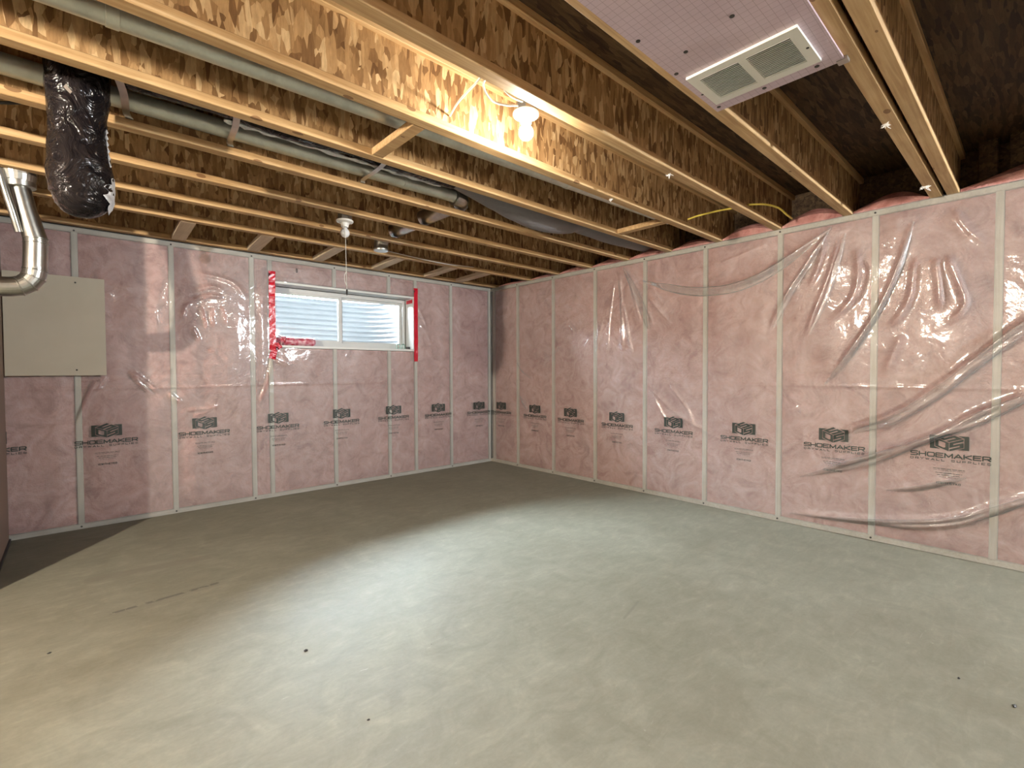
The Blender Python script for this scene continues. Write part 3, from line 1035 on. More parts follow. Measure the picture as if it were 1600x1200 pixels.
# ---- printed logos (flat print that lies on the film)
G = {
    'S': (1, [[(1, 1), (.12, 1), (0, .88), (0, .62), (.12, .5), (.88, .5), (1, .38), (1, .12), (.88, 0), (0, 0)]]),
    'H': (1, [[(0, 0), (0, 1)], [(1, 0), (1, 1)], [(0, .5), (1, .5)]]),
    'O': (1, [[(.1, 0), (0, .12), (0, .88), (.1, 1), (.9, 1), (1, .88), (1, .12), (.9, 0), (.1, 0)]]),
    'E': (1, [[(1, 1), (0, 1), (0, 0), (1, 0)], [(0, .5), (.9, .5)]]),
    'M': (1.1, [[(0, 0), (0, 1), (.5, .15), (1, 1), (1, 0)]]),
    'A': (1.1, [[(0, 0), (.5, 1), (1, 0)], [(.2, .3), (.8, .3)]]),
    'K': (1, [[(0, 0), (0, 1)], [(1, 1), (.1, .5), (1, 0)]]),
    'R': (1, [[(0, 0), (0, 1), (.88, 1), (1, .88), (1, .55), (.88, .43), (0, .43)], [(.55, .43), (1, 0)]]),
    'D': (1, [[(0, 0), (0, 1), (.82, 1), (1, .8), (1, .2), (.82, 0), (0, 0)]]),
    'Y': (1, [[(0, 1), (.5, .5), (1, 1)], [(.5, .5), (.5, 0)]]),
    'W': (1.2, [[(0, 1), (.25, 0), (.5, .9), (.75, 0), (1, 1)]]),
    'L': (.9, [[(0, 1), (0, 0), (1, 0)]]),
    'U': (1, [[(0, 1), (0, .12), (.1, 0), (.9, 0), (1, .12), (1, 1)]]),
    'P': (1, [[(0, 0), (0, 1), (.88, 1), (1, .88), (1, .55), (.88, .43), (0, .43)]]),
    'I': (.1, [[(0, 0), (0, 1)]]),
    'T': (1, [[(0, 1), (1, 1)], [(.5, 1), (.5, 0)]]),
    '1': (.4, [[(0, .8), (1, 1), (1, 0)]]),
    ' ': (.9, []),
}


def text_segs(s, u0, u1, v, h, gap=0.32):
    adv = [G[c][0] + gap for c in s]
    tot = sum(adv) - gap
    k = (u1 - u0) / tot
    segs, x = [], u0
    for c, a_ in zip(s, adv):
        w_ = G[c][0] * k
        for pl in G[c][1]:
            for (ax, ay), (bx, by) in zip(pl[:-1], pl[1:]):
                segs.append((x + ax * w_, v + ay * h, x + bx * w_, v + by * h))
        x += a_ * k
    return segs


RS = 0.0016


def raster(u0, u1, v0, v1):
    return np.meshgrid(np.arange(u0, u1, RS) + RS / 2, np.arange(v0, v1, RS) + RS / 2, indexing='ij')


def stroke(mask, UU, VV, segs, w, val=True):
    for ax, ay, bx, by in segs:
        dx, dy = bx - ax, by - ay
        t = np.clip(((UU - ax) * dx + (VV - ay) * dy) / (dx * dx + dy * dy + 1e-12), 0, 1)
        mask[np.hypot(UU - ax - t * dx, VV - ay - t * dy) < w / 2] = val


def poly_in(UU, VV, P):
    r = np.zeros(UU.shape, bool)
    for (x0, y0), (x1, y1) in zip(P, P[1:] + P[:1]):
        c = ((y0 > VV) != (y1 > VV)) & (UU < (x1 - x0) * (VV - y0) / (y1 - y0 + 1e-12) + x0)
        r ^= c
    return r


def runs(mask, UU, VV):
    quads = []
    mx_ = 8
    for j in range(mask.shape[1]):
        i = 0
        while i < mask.shape[0]:
            if mask[i, j]:
                k = i
                while k < mask.shape[0] and mask[k, j] and k - i < mx_:
                    k += 1
                quads.append((UU[i, j] - RS / 2, UU[k - 1, j] + RS / 2, VV[i, j] - RS / 2))
                i = k
            else:
                i += 1
    return quads


def emblem_quads():
    UU, VV = raster(-0.096, 0.096, -0.066, 0.066)
    m = (np.abs(UU) < 0.0925) & (np.abs(VV) < 0.044)
    hx = [(0, .061), (.071, .030), (.071, -.030), (0, -.061), (-.071, -.030), (-.071, .030)]
    m |= poly_in(UU, VV, hx)
    hi = [(x * .97, y * .97) for x, y in hx]
    loop = [(*hi[k], *hi[(k + 1) % 6]) for k in range(6)]
    stroke(m, UU, VV, loop, 0.0042, False)
    stroke(m, UU, VV, [(0, 0, 0, -.060), (0, 0, .070, .029), (0, 0, -.070, .029)], 0.0040, False)
    # left face: D, a light field inside a heavy outline
    lf = lambda a, b: (-.070 + .070 * a, .029 - .029 * a - .059 * (1 - b))
    m[poly_in(UU, VV, [lf(.26, .24), lf(.62, .20), lf(.76, .34), lf(.76, .80), lf(.26, .80)])] = False
    # right face and top face: S, cut by two light bars from opposite sides
    rf = lambda a, b: (.070 * a, .029 * a - .059 * (1 - b))
    m[poly_in(UU, VV, [rf(.28, .60), rf(1.0, .60), rf(1.0, .74), rf(.28, .74)])] = False
    m[poly_in(UU, VV, [rf(.0, .26), rf(.72, .26), rf(.72, .40), rf(.0, .40)])] = False
    tf = lambda a, b: (.070 * (a - b), .029 * (a + b))
    m[poly_in(UU, VV, [tf(.28, .60), tf(1.0, .60), tf(1.0, .74), tf(.28, .74)])] = False
    m[poly_in(UU, VV, [tf(.0, .26), tf(.72, .26), tf(.72, .40), tf(.0, .40)])] = False
    return runs(m, UU, VV)


def letter_quads():
    UU, VV = raster(-0.20, 0.20, -0.30, -0.066)
    m = np.zeros(UU.shape, bool)
    stroke(m, UU, VV, text_segs('SHOEMAKER', -.188, .188, -.098, .025, .28), 0.0066)
    stroke(m, UU, VV, text_segs('DRYWALL SUPPLIES', -.190, .190, -.122, .0105, .75), 0.0029)
    for v, w_, h_ in ((-.172, .150, .0034), (-.181, .150, .0026), (-.199, .128, .0030), (-.212, .112, .0018), (-.224, .094, .0016)):
        x = -w_ / 2
        r = random.Random(int(-v * 1000))
        while x < w_ / 2:
            e = min(x + r.uniform(.010, .026), w_ / 2)
            m |= (UU > x) & (UU < e) & (np.abs(VV - v) < h_ / 2)
            x = e + .004
    stroke(m, UU, VV, text_segs('IEWITHEYKO', -.056, .056, -.268, .011, .55), 0.0028)
    return runs(m, UU, VV)


EQ, LQ = emblem_quads(), letter_quads()


def print_mesh(name, quads, F, right, cu, cz):
    vs = []
    for a, b, v in quads:
        for (u, z) in ((a, v), (b, v), (b, v + RS), (a, v + RS)):
            vs.append(place(right, cu + u, cz + z, sample(F, cu + u, cz + z) + 0.0022))
    fs = [(k, k + 1, k + 2, k + 3) for k in range(0, len(vs), 4)]
    me = bpy.data.meshes.new(name)
    me.from_pydata(vs, [], fs)
    me.materials.append(M_INK)
    return me


for u, z in ((-4.595, .745), (-3.955, .752), (-3.294, .762), (-2.685, .765), (-2.058, .770), (-1.454, .773), (-.849, .766), (-.221, .760)):
    for nm, Q in (('printed_emblem', EQ), ('printed_lettering', LQ)):
        o = link(nm, print_mesh(nm, Q, BACK, False, u, z), None, sheet_b)
for u, z in ((.215, .757), (.841, .749), (1.411, .740), (2.032, .732), (2.663, .722), (3.301, .718), (3.943, .726), (4.578, .738)):
    for nm, Q in (('printed_emblem', EQ), ('printed_lettering', LQ)):
        o = link(nm, print_mesh(nm, Q, RIGHT, True, u, z), None, sheet_r)

# ------------------------------------------------------------------ joists
XR = 0.30
WEB_T, FL_W, FL_H = 0.011, 0.060, 0.038
HOLE_X, HOLE_Z, HOLE_R = -2.06, 0.108, 0.078      # hole for the cross duct (z above H)


def web_mb(y, hole=False, x0=XL + .02, x1=XR):
    z0, z1 = H + FL_H, H + D - FL_H
    ya, yb = y - WEB_T / 2, y + WEB_T / 2
    mb = MB()
    if not hole:
        return mb.box((x0, ya, z0), (x1, yb, z1))
    hx, hz = HOLE_X, H + HOLE_Z
    s = HOLE_R + 0.02
    zt = hz + s
    mb.box((x0, ya, z0), (hx - s, yb, z1)).box((hx + s, ya, z0), (x1, yb, z1)).box((hx - s, ya, zt), (hx + s, yb, z1))
    N = 32
    zb = z0
    for k in range(N):
        p = []
        for q in (k, k + 1):
            a = 2 * math.pi * q / N + math.pi / 4
            c_, s2 = math.cos(a), math.sin(a)
            e = 1 / max(abs(c_), abs(s2))
            ox, oz = hx + s * c_ * e, hz + s * s2 * e
            oz = max(oz, zb)
            iz = max(hz + HOLE_R * s2, zb)
            p.append(((ox, oz), (hx + HOLE_R * c_, iz)))
        (o0, i0), (o1, i1) = p
        vs = [(o0[0], ya, o0[1]), (o1[0], ya, o1[1]), (i1[0], ya, i1[1]), (i0[0], ya, i0[1]),
              (o0[0], yb, o0[1]), (o1[0], yb, o1[1]), (i1[0], yb, i1[1]), (i0[0], yb, i0[1])]
        mb.add(vs, [(0, 1, 2, 3), (7, 6, 5, 4), (2, 6, 7, 3)])
    return mb


def joist(yr, label, hole=False, name='floor_joist', group='floor joists'):
    """I-joist: yr is its far edge; flange runs yr-FL_W..yr"""
    y = yr - FL_W / 2
    t = thing(name, label, 'joist', (0, y, H), group)
    link('bottom_flange', MB().cham((XL + .02, yr - FL_W, H), (XR, yr, H + FL_H), 0.003), M_FLANGE, t)
    link('top_flange', MB().cham((XL + .02, yr - FL_W, H + D - FL_H), (XR, yr, H + D), 0.003), M_FLANGE, t)
    link('web', web_mb(y, hole), M_WEB, t)
    return t


def joist_copy(src, yr, label):
    return dup(src, (0, yr - FL_W / 2, H), label)


YJ = lambda k: -2.577 + 0.4684 * k
j0 = joist(YJ(0), 'wooden I-joist between the two long round metal pipes')
joist_copy(j0, YJ(-1), 'brightly lit wooden I-joist just left of the glowing bulb, white cable entering its web')
joist_copy(j0, YJ(-2), 'wooden I-joist directly beside the glowing bulb, its fixture box against it')
joist_copy(j0, YJ(-3), 'wooden I-joist along the left edge of the pink panel with the white grille')
joist_copy(j0, -4.462, 'left member of the doubled joist at upper right, torn white scrap near its wall end')
joist_copy(j0, -4.543, 'right member of the doubled joist at upper right, nearest the bare subfloor')
j1 = joist(YJ(1), 'wooden I-joist just beyond the strapped lower pipe, nearest the hanging black duct', True)
joist_copy(j1, YJ(2), 'wooden I-joist just in front of the unlit pull-chain lamp')
joist_copy(j1, YJ(3), 'wooden I-joist just in front of the small duct elbow that turns down')
joist_copy(j0, YJ(4), 'wooden I-joist tied to the window wall by short blocks')
for k in range(6):
    r_j = joist_copy(j0, -5.05 - .4684 * k, 'plain wooden I-joist behind the camera, outside the photo')
    r_j['group'] = 'floor joists behind the camera'
joist_copy(j0, -0.035, 'rim I-joist sitting along the top of the window wall')

link('rim_board', MB().box((XR + .004, YB, H), (XR + .03, -0.10, H + D)), M_SUB, ce)
for y in (-4.72, -4.86):
    q = link('squash_block', MB().cham((0.16, y - .045, H), (0.20, y + .045, H + D)), M_SUB)
    tag(q, 'dark upright block above the right wall, %s, right of the doubled joist' % ('nearer one' if y < -4.8 else 'farther one'), 'block', 'upright blocks on the right wall')

# short blocks between the last joist and the window wall
lab = ['above the left white board', 'just left of the window', 'above the left end of the window', 'above the window middle under the duct elbow', 'above the right end of the window', 'nearest the room corner']
for (x, sl), l_ in zip(((-3.49, .02), (-2.945, .04), (-2.35, .03), (-1.74, .04), (-1.10, .05), (-.635, .04)), lab):
    mb = MB()
    y0, y1, w_ = YJ(4) - 0.002, -0.098, .048
    vs = [(x - w_, y0, H - .001), (x + w_, y0, H - .001), (x + w_ + sl, y1, H - .001), (x - w_ + sl, y1, H - .001)]
    vs += [(a, b, c + 0.036) for a, b, c in vs]
    mb.add(vs, [(0, 3, 2, 1), (4, 5, 6, 7), (0, 1, 5, 4), (1, 2, 6, 5), (2, 3, 7, 6), (3, 0, 4, 7)])
    q = link('wood_block', mb, M_BLOCK, None, (x, y1, H))
    tag(q, 'short pale block tying joist to wall, ' + l_, 'block', 'short blocks along the window wall')
for x, l_ in ((-2.955, 'left of the bulb below the upper pipe'), (-0.83, 'near the right wall')):
    q = link('cross_block', MB().cham((x - .032, YJ(-1) + .001, H + .001), (x + .032, YJ(0) - FL_W - .001, H + .037), 0.003), M_FLANGE, None, (x, YJ(0), H))
    tag(q, 'short cross block between joists, ' + l_, 'block', 'cross blocks between joists')

# pink batts stuffed in at the joist ends on top of the right wall
ends = [-0.10, YJ(4), YJ(3), YJ(2), YJ(1), YJ(0), YJ(-1), YJ(-2), YJ(-3), -4.462, -5.6]
for k in range(len(ends) - 1):
    a, b = ends[k] - FL_W - .004, ends[k + 1] + .004
    if k == 8:
        pass
    if k == 9:
        a = -4.543 - FL_W - .004
    nx, ny = 9, 15
    mb = MB()
    hgt_ = [0.05, .06, .08, .08, .09, .09, .12, .13, .12, .15][k]
    vs = []
    for i in range(nx):
        for j in range(ny):
            t, s = i / (nx - 1), j / (ny - 1)
            z = H + hgt_ * math.sin(math.pi * (0.08 + 0.84 * s)) * (0.35 + 0.65 * math.sin(math.pi * min(1, t * 1.1 + .08) * .75)) + 0.008 * math.sin(9 * s + k) * math.sin(7 * t)
            vs.append((-.004 + t * .24, a + (b - a) * s, z))
    fs = [(i * ny + j, i * ny + j + 1, (i + 1) * ny + j + 1, (i + 1) * ny + j) for i in range(nx - 1) for j in range(ny - 1)]
    mb.add(vs, fs)
    n0 = len(vs)
    mb.add([(x, y, H + .0005) for x, y, z in vs], [])
    rim = [(i, 0) for i in range(nx)] + [(nx - 1, j) for j in range(1, ny)] + [(i, ny - 1) for i in range(nx - 2, -1, -1)] + [(0, j) for j in range(ny - 2, 0, -1)]
    L = len(rim)
    mb.f += [(rim[q][0] * ny + rim[q][1], rim[(q + 1) % L][0] * ny + rim[(q + 1) % L][1], n0 + rim[(q + 1) % L][0] * ny + rim[(q + 1) % L][1], n0 + rim[q][0] * ny + rim[q][1]) for q in range(L)]
    link('rim_batt', mb, M_PINK, wall_right, smooth=True)

# ------------------------------------------------------------------ lamps
def bulb_profile(r):
    p = [(0.013, 0.038)]
    for k in range(1, 13):
        a = math.pi * (0.16 + 0.84 * k / 12)
        p.append((max(r * math.sin(a), 0.0005), r * math.cos(a)))
    return p


def lamp(loc, label, bulb_m, chain=False, box_side=0, drop=0.0):
    """porcelain lampholder: loc is the centre of the bulb"""
    x, y, z = loc
    t = thing('ceiling_lamp', label, 'lamp', (x, y, z + 0.12), 'bare bulb lampholders')
    pz = z + 0.078
    bz = pz + drop
    link('junction_box', MB().lathe([(0.052, bz + .012), (0.052, bz + .050)], (x, y, 0), 8), M_GALV, t)
    link('box_bracket', MB().box((x - .02, min(y, y + box_side * .09), bz + .045), (x + .02, max(y, y + box_side * .09) + .001, bz + .049)), M_GALV, t)
    if drop:
        link('drop_cord', MB().tube([(x, y, pz + .005), (x, y, pz + .1), (x, y, bz + .013)], .004, 8), M_CABLE, t)
    link('lampholder_base', MB().lathe([(0.058, pz + .0115), (0.060, pz + .006), (0.056, pz - .002), (0.036, pz - .006), (0.030, pz - .010), (0.026, pz - .024), (0.024, pz - .036), (0.018, pz - .037)], (x, y, 0), 32), M_WHITE, t, smooth=True)
    for s in (-1, 1):
        link('screw', MB().lathe([(0.004, pz - .005), (0.004, pz - .009), (0.002, pz - .010)], (x + s * .042, y, 0), 10), M_STRAP, t)
    link('bulb', MB().lathe([(r, h + z) for r, h in bulb_profile(0.033)], (x, y, 0), 28), bulb_m, t, smooth=True)
    if chain:
        link('pull_cord', MB().tube(bez([(x - .022, y - .012, pz - .02), (x - .012, y - .03, pz - .08), (x - .010, y - .035, pz - .25), (x - .008, y - .035, pz - .42), (x - .006, y - .035, pz - .49)]), 0.0022, 6), M_CABLE, t)
        link('cord_loop', MB().tube(bez([(x - .008, y - .035, pz - .36), (x - .022, y - .034, pz - .39), (x - .020, y - .034, pz - .43), (x - .008, y - .035, pz - .46)]), 0.0022, 6), M_CABLE, t)
        link('cord_pull', MB().lathe([(0.002, pz - .485), (0.006, pz - .49), (0.007, pz - .51), (0.003, pz - .53)], (x - .006, y - .035, 0), 12), M_BLACK, t, smooth=True)
    return t


lamp((-2.600, -3.375, 2.284), 'glowing bare bulb in a white porcelain lampholder between the joists', M_BULB_ON, False, -1)
lamp((-2.675, -1.575, 2.205), 'unlit bare bulb with a long pull cord hanging before the window', M_BULB_OFF, True, -1)
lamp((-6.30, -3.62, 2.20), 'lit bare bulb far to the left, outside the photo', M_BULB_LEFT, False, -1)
lamp((-0.40, -7.6, 2.20), 'added fill bulb behind the camera near the right wall, out of view', M_FILL_REAR, False, -1)  # unseen bulb added as fill light from behind the camera

# ------------------------------------------------------------------ pipes and ducts
def pipe_run(name, label, p0, p1, r, m, joints, cat='pipe'):
    t = thing(name, label, cat, p0)
    p0, p1 = Vector(p0), Vector(p1)
    link('pipe_body', MB().tube([p0 + (p1 - p0) * k / 10 for k in range(11)], r, 24), m, t, smooth=True)
    for q in joints:
        c = p0 + (p1 - p0) * q
        dd = (p1 - p0).normalized()
        link('joint_band', MB().tube([c - dd * .02, c - dd * .018, c + dd * .018, c + dd * .02], [r + .0005, r + .003, r + .003, r + .0005], 24), m, t, smooth=True)
    return t


pipe_run('round_pipe', 'long round metal pipe in the bay just left of the bulb joist', (-6.9, -2.80, 2.380), (-0.35, -2.80, 2.500), 0.042, M_PIPE, (0.44, 0.80))
pipe_run('round_pipe', 'long round metal pipe held by three straps, passing behind the black duct', (-6.9, -2.195, 2.418), (-2.16, -2.195, 2.424), 0.042, M_PIPE, (0.50, 0.92))

for x, sk, l_ in ((-3.965, .035, 'nearest the hanging black duct'), (-3.555, .030, 'second from the black duct'), (-2.835, .020, 'farthest from the black duct')):
    mb = MB()
    w_ = .014
    P = [Vector(p) for p in ((x - sk, YJ(0) + .0005, 2.338), (x - sk, YJ(0) + .006, 2.3535), (x, -2.40, 2.3545), (x + sk * .6, -2.20, 2.3650), (x + sk, YJ(1) - FL_W - .001, 2.3550), (x + sk, YJ(1) - FL_W + .03, 2.3550))]
    P = [P[0]] + bez(P[1:-1], 4) + [P[-1]]
    vs = []
    for p in P:
        vs += [(p.x - w_, p.y, p.z), (p.x + w_, p.y, p.z), (p.x + w_, p.y + .0004, p.z + .0015), (p.x - w_, p.y + .0004, p.z + .0015)]
    fs = []
    for k in range(len(P) - 1):
        c = k * 4
        fs += [(c, c + 1, c + 5, c + 4), (c + 1, c + 2, c + 6, c + 5), (c + 2, c + 3, c + 7, c + 6), (c + 3, c, c + 4, c + 7)]
    fs += [(3, 2, 1, 0), tuple(len(vs) - 4 + k for k in range(4))]
    mb.add(vs, fs)
    q = link('pipe_strap', mb, M_STRAP, None, (x, -2.195, H + D))
    tag(q, 'flat metal strap under the lower pipe, ' + l_, 'strap', 'straps under the lower pipe')

# cross duct that runs through the joist webs and turns down
ZC = H + HOLE_Z
t = thing('cross_duct', 'short galvanised duct run through joist webs ending in a small elbow turned down', 'duct', (HOLE_X, -1.0, ZC))
R4 = 0.060
link('duct_pipe', MB().tube([(HOLE_X, y, ZC) for y in np.linspace(-2.12, -1.00, 15)], R4, 22), M_GALV, t, smooth=True)
el_ = [(HOLE_X, -1.01, ZC)] + [(HOLE_X, -1.01 + .085 * math.sin(a), ZC - .085 * (1 - math.cos(a))) for a in np.linspace(0, math.pi / 2, 7)[1:]]
el_ += [(HOLE_X, -0.925, ZC - .115)]
link('elbow', MB().tube(el_, R4 + .002, 22), M_GALV, t, smooth=False)
link('elbow_collar', MB().tube([(HOLE_X, -0.925, ZC - .10), (HOLE_X, -0.925, ZC - .104), (HOLE_X, -0.925, ZC - .120), (HOLE_X, -0.925, ZC - .124)], [R4 + .003, R4 + .006, R4 + .006, R4 + .003], 22), M_GALV, t, smooth=True)
jb = [(HOLE_X - .10 + .10 * math.sin(a), -2.195 + .085 * (1 - math.cos(a)), 2.424 + (ZC - 2.424) * a / 1.57) for a in np.linspace(0, math.pi / 2, 7)]
link('elbow', MB().tube(jb, R4, 18), M_GALV, t)
link('crumpled_collar', MB().tube([(HOLE_X + .01, -2.13 + .02 * k, ZC + .002 * k) for k in range(6)], [R4 + .004, R4 + .012, R4 + .006, R4 + .013, R4 + .007, R4 + .003], 18, wob=lambda k, s: 1 + .05 * math.sin(s * 2.4 + k)), M_FOIL, t, smooth=True)

# black insulated duct that drops down at the left
r_ = random.Random(5)


def crink(seed, amp):
    rr = random.Random(seed)
    tab = {}

    def w(k, s):
        if (k, s) not in tab:
            tab[(k, s)] = 1 + rr.uniform(-amp, amp) + amp * 0.8 * math.sin(k * 1.3 + s * .6) + amp * .6 * math.sin(k * .45)
        return tab[(k, s)]
    return w


t = thing('hanging_duct', 'black plastic-wrapped insulated duct hanging straight down at upper left', 'duct', (-4.11, -2.34, 1.84))
p_ = bez([(-4.112, -2.36, H + D - .012), (-4.106, -2.36, 2.50), (-4.104, -2.362, 2.36), (-4.108, -2.355, 2.2), (-4.105, -2.345, 2.05), (-4.100, -2.345, 1.93), (-4.096, -2.345, 1.870), (-4.092, -2.345, 1.835)], 7)
m_ = len(p_)
rad = []
for k in range(m_):
    zc = p_[k].z
    r0 = 0.096 - 0.006 * math.sin(zc * 15)
    if zc < 1.92:
        q = (1.92 - zc) / (1.92 - 1.8349)
        r0 = .094 * math.sqrt(max(0.02, 1 - .93 * q * q))
    rad.append(r0)
link('sleeve', MB().tube(p_, rad, 40, wob=crink(3, .022)), M_FLEX, t, smooth=True)
link('foil_seam', MB().tube(bez([(-4.022, -2.380, 2.20), (-4.022, -2.384, 2.15), (-4.018, -2.380, 2.1), (-4.014, -2.380, 2.04)], 6), [.0012 + .003 * ((k * 7) % 3) for k in range(19)], 8), M_FOIL, t, smooth=True)
pm = MB()
rr_ = random.Random(8)
nzp, nap = 14, 10
pv = []
for i in range(nzp):
    z = 2.005 - .145 * i / (nzp - 1)
    for j in range(nap):
        a_ = math.radians(-12 + (58 + 10 * math.sin(i * 1.7)) * j / (nap - 1) * (.45 + .55 * math.sin(math.pi * (i + .6) / nzp)))
        rr2 = .1000 + rr_.uniform(0, .006) - (.02 * max(0, (i - 9) / 4)) 
        pv.append((-4.101 + rr2 * math.cos(a_), -2.345 - rr2 * math.sin(a_), z))
pm.add(pv, [(i * nap + j, i * nap + j + 1, (i + 1) * nap + j + 1, (i + 1) * nap + j) for i in range(nzp - 1) for j in range(nap - 1)])
link('foil_patch', pm, M_FOIL, t, smooth=True)
link('paper_tag', MB().add([(-4.148, -2.448, 2.290), (-4.128, -2.450, 2.270), (-4.104, -2.449, 2.315), (-4.122, -2.447, 2.333), (-4.148, -2.450, 2.290), (-4.128, -2.452, 2.270), (-4.104, -2.451, 2.315), (-4.122, -2.449, 2.333)],
     [(0, 1, 2, 3), (7, 6, 5, 4), (0, 1, 5, 4), (1, 2, 6, 5), (2, 3, 7, 6), (3, 0, 4, 7)]), M_TAG, t)

t = thing('insulated_duct', 'black plastic-wrapped duct lying along the bay above the strapped pipe', 'duct', (-3.2, -2.40, 2.49))
p_ = [(-3.985 + k * .0405, -2.425 + .006 * math.sin(k * .5), 2.458 + .006 * math.sin(k * .31)) for k in range(42)]
link('sleeve', MB().tube(p_, 0.083, 30, wob=crink(21, .022)), M_FLEX, t, smooth=True)
link('foil_seam', MB().tube(bez([(-3.6, -2.390, 2.376), (-3.4, -2.388, 2.377), (-3.0, -2.390, 2.376), (-2.7, -2.388, 2.377), (-2.4, -2.390, 2.377)], 10), [.006 + .006 * ((k * 7) % 4) / 3 for k in range(41)], 8, wob=crink(4, .25)), M_FOIL, t, smooth=True)

t = thing('sagging_duct', 'grey plastic-wrapped flexible duct sagging in the bay towards the right wall', 'duct', (-1.2, -2.33, 2.46))
p_ = bez([(-2.30, -2.40, 2.47), (-2.0, -2.36, 2.475), (-1.7, -2.34, 2.45), (-1.4, -2.33, 2.42), (-1.1, -2.33, 2.425), (-0.95, -2.33, 2.45), (-.5, -2.33, 2.44), (.07, -2.33, 2.46)], 6)
m_ = len(p_)
link('sleeve', MB().tube(p_, [0.075 + .055 * math.sin(math.pi * min(1, k / 26)) ** 1 if k < 30 else 0.085 for k in range(m_)], 30, wob=crink(31, .012)), M_GREYFLEX, t, smooth=True)

# galvanised duct at the left edge
t = thing('metal_duct', 'shiny galvanised round duct with two elbows at the left edge of the photo', 'duct', (-4.29, -1.1, 1.70))
RG = 0.050
RU = 0.082
up_ = [(-4.70, -1.12, 2.388), (-4.47, -1.115, 2.390)] + [(-4.43 + .085 * math.sin(a), -1.112, 2.305 + .085 * math.cos(a)) for a in np.linspace(0.15, math.pi / 2, 5)] + [(-4.345, -1.11, 2.262)]
link('elbow', MB().tube(up_, [RU, RU, RU, RU, RU * .97, RU * .93, RU * .9, RU * .80], 26), M_GALV, t)
for k in (2, 4):
    c_, d_ = Vector(up_[k]), (Vector(up_[k + 1]) - Vector(up_[k - 1])).normalized()
    link('elbow_seam', MB().tube([c_ - d_ * .004, c_ - d_ * .002, c_ + d_ * .002, c_ + d_ * .004], [RU - .001, RU + .004, RU + .004, RU - .001], 26), M_GALV, t, smooth=True)
link('collar', MB().tube([(-4.345, -1.11, 2.272), (-4.345, -1.11, 2.268), (-4.343, -1.11, 2.240), (-4.342, -1.11, 2.236)], [.066, .071, .069, .050], 26), M_GALV, t, smooth=True)
link('duct_pipe', MB().tube([(-4.342, -1.11, 2.245), (-4.320, -1.105, 2.12), (-4.286, -1.10, 1.965)], [.044, .047, RG + .002], 26), M_GALV, t, smooth=True)
link('side_pipe', MB().tube(bez([(-4.415, -1.16, 2.31), (-4.395, -1.16, 2.20), (-4.368, -1.15, 2.08), (-4.350, -1.13, 1.99)], 4), .018, 14), M_GALV, t, smooth=True)
link('duct_pipe', MB().tube([(-4.284, -1.10, 1.972), (-4.286, -1.10, 1.90), (-4.290, -1.10, 1.80)], RG + .003, 26), M_GALV, t, smooth=True)
for z in (1.968, 1.945):
    link('seam_band', MB().tube([(-4.284, -1.10, z - .004), (-4.284, -1.10, z - .002), (-4.284, -1.10, z + .002), (-4.284, -1.10, z + .004)], [RG + .003, RG + .0065, RG + .0065, RG + .003], 26), M_GALV, t, smooth=True)
lo_ = [(-4.290, -1.10, 1.805)] + [(-4.395 + .105 * math.cos(a), -1.10, 1.790 - .105 * math.sin(a)) for a in np.linspace(0, math.pi / 2, 5)] + [(-4.60, -1.10, 1.672)]
link('elbow', MB().tube(lo_, RG + .004, 26), M_GALV, t)
for k in (1, 2, 3, 4):
    c_, d_ = Vector(lo_[k]), (Vector(lo_[k + 1]) - Vector(lo_[k - 1])).normalized()
    link('elbow_seam', MB().tube([c_ - d_ * .004, c_ - d_ * .0015, c_ + d_ * .0015, c_ + d_ * .004], [RG + .004, RG + .0075, RG + .0075, RG + .004], 26), M_GALV, t, smooth=True)

q = link('hanging_cable', MB().tube(bez([(-4.7, -1.9, 2.36), (-4.5, -1.95, 2.33), (-4.32, -2.0, 2.35), (-4.15, -2.02, 2.42)], 8), 0.007, 8), M_BLACK, None, (-4.4, -1.95, 2.33), True)
tag(q, 'black cable drooping behind the hanging black duct', 'cable')

# ------------------------------------------------------------------ cables
def cable(name, pts, r, m, label, cat='cable'):
    q = link(name, MB().tube(bez(pts, 8), r, 8), m, None, pts[0], True)
    return tag(q, label, cat)


cable('white_cable', [(-2.955, -3.522, 2.354), (-2.95, -3.46, 2.335), (-2.92, -3.36, 2.352), (-2.87, -3.22, 2.38), (-2.815, -3.086, 2.398)], .0045, M_CABLE, 'white cable crossing the bay from the bulb joist to the lit web')
cable('white_cable', [(-2.93, -3.520, 2.356), (-2.925, -3.47, 2.33), (-2.85, -3.43, 2.315), (-2.77, -3.43, 2.325), (-2.712, -3.44, 2.34)], .0045, M_CABLE, 'white cable looping low into the lit lamp box')
cable('white_cable', [(-2.86, -3.520, 2.356), (-2.84, -3.49, 2.345), (-2.78, -3.475, 2.338), (-2.712, -3.47, 2.345)], .0045, M_CABLE, 'short white cable entering the lit lamp box along the joist')
cable('yellow_cable', [(-.56, -3.085, 2.388), (-.52, -3.16, 2.41), (-.50, -3.30, 2.415), (-.52, -3.44, 2.40), (-.56, -3.535, 2.385)], .007, M_YELLOW, 'yellow cable spanning the bay near the right wall', 'cable')
cable('yellow_cable', [(-.60, -3.556, 2.372), (-.48, -3.62, 2.385), (-.33, -3.66, 2.385), (-.20, -3.68, 2.355), (-.10, -3.68, 2.35)], .007, M_YELLOW, 'yellow cable end curling over the top of the right wall')
cable('cable_loop', [(-3.20, -1.66, 2.46), (-3.10, -1.63, 2.47), (-3.02, -1.62, 2.455), (-2.975, -1.62, 2.42), (-2.99, -1.62, 2.375), (-3.05, -1.62, 2.355), (-3.16, -1.64, 2.362), (-3.24, -1.66, 2.378)], .0045, M_YELLOW, 'yellow loop of cable hanging behind a joist at left')
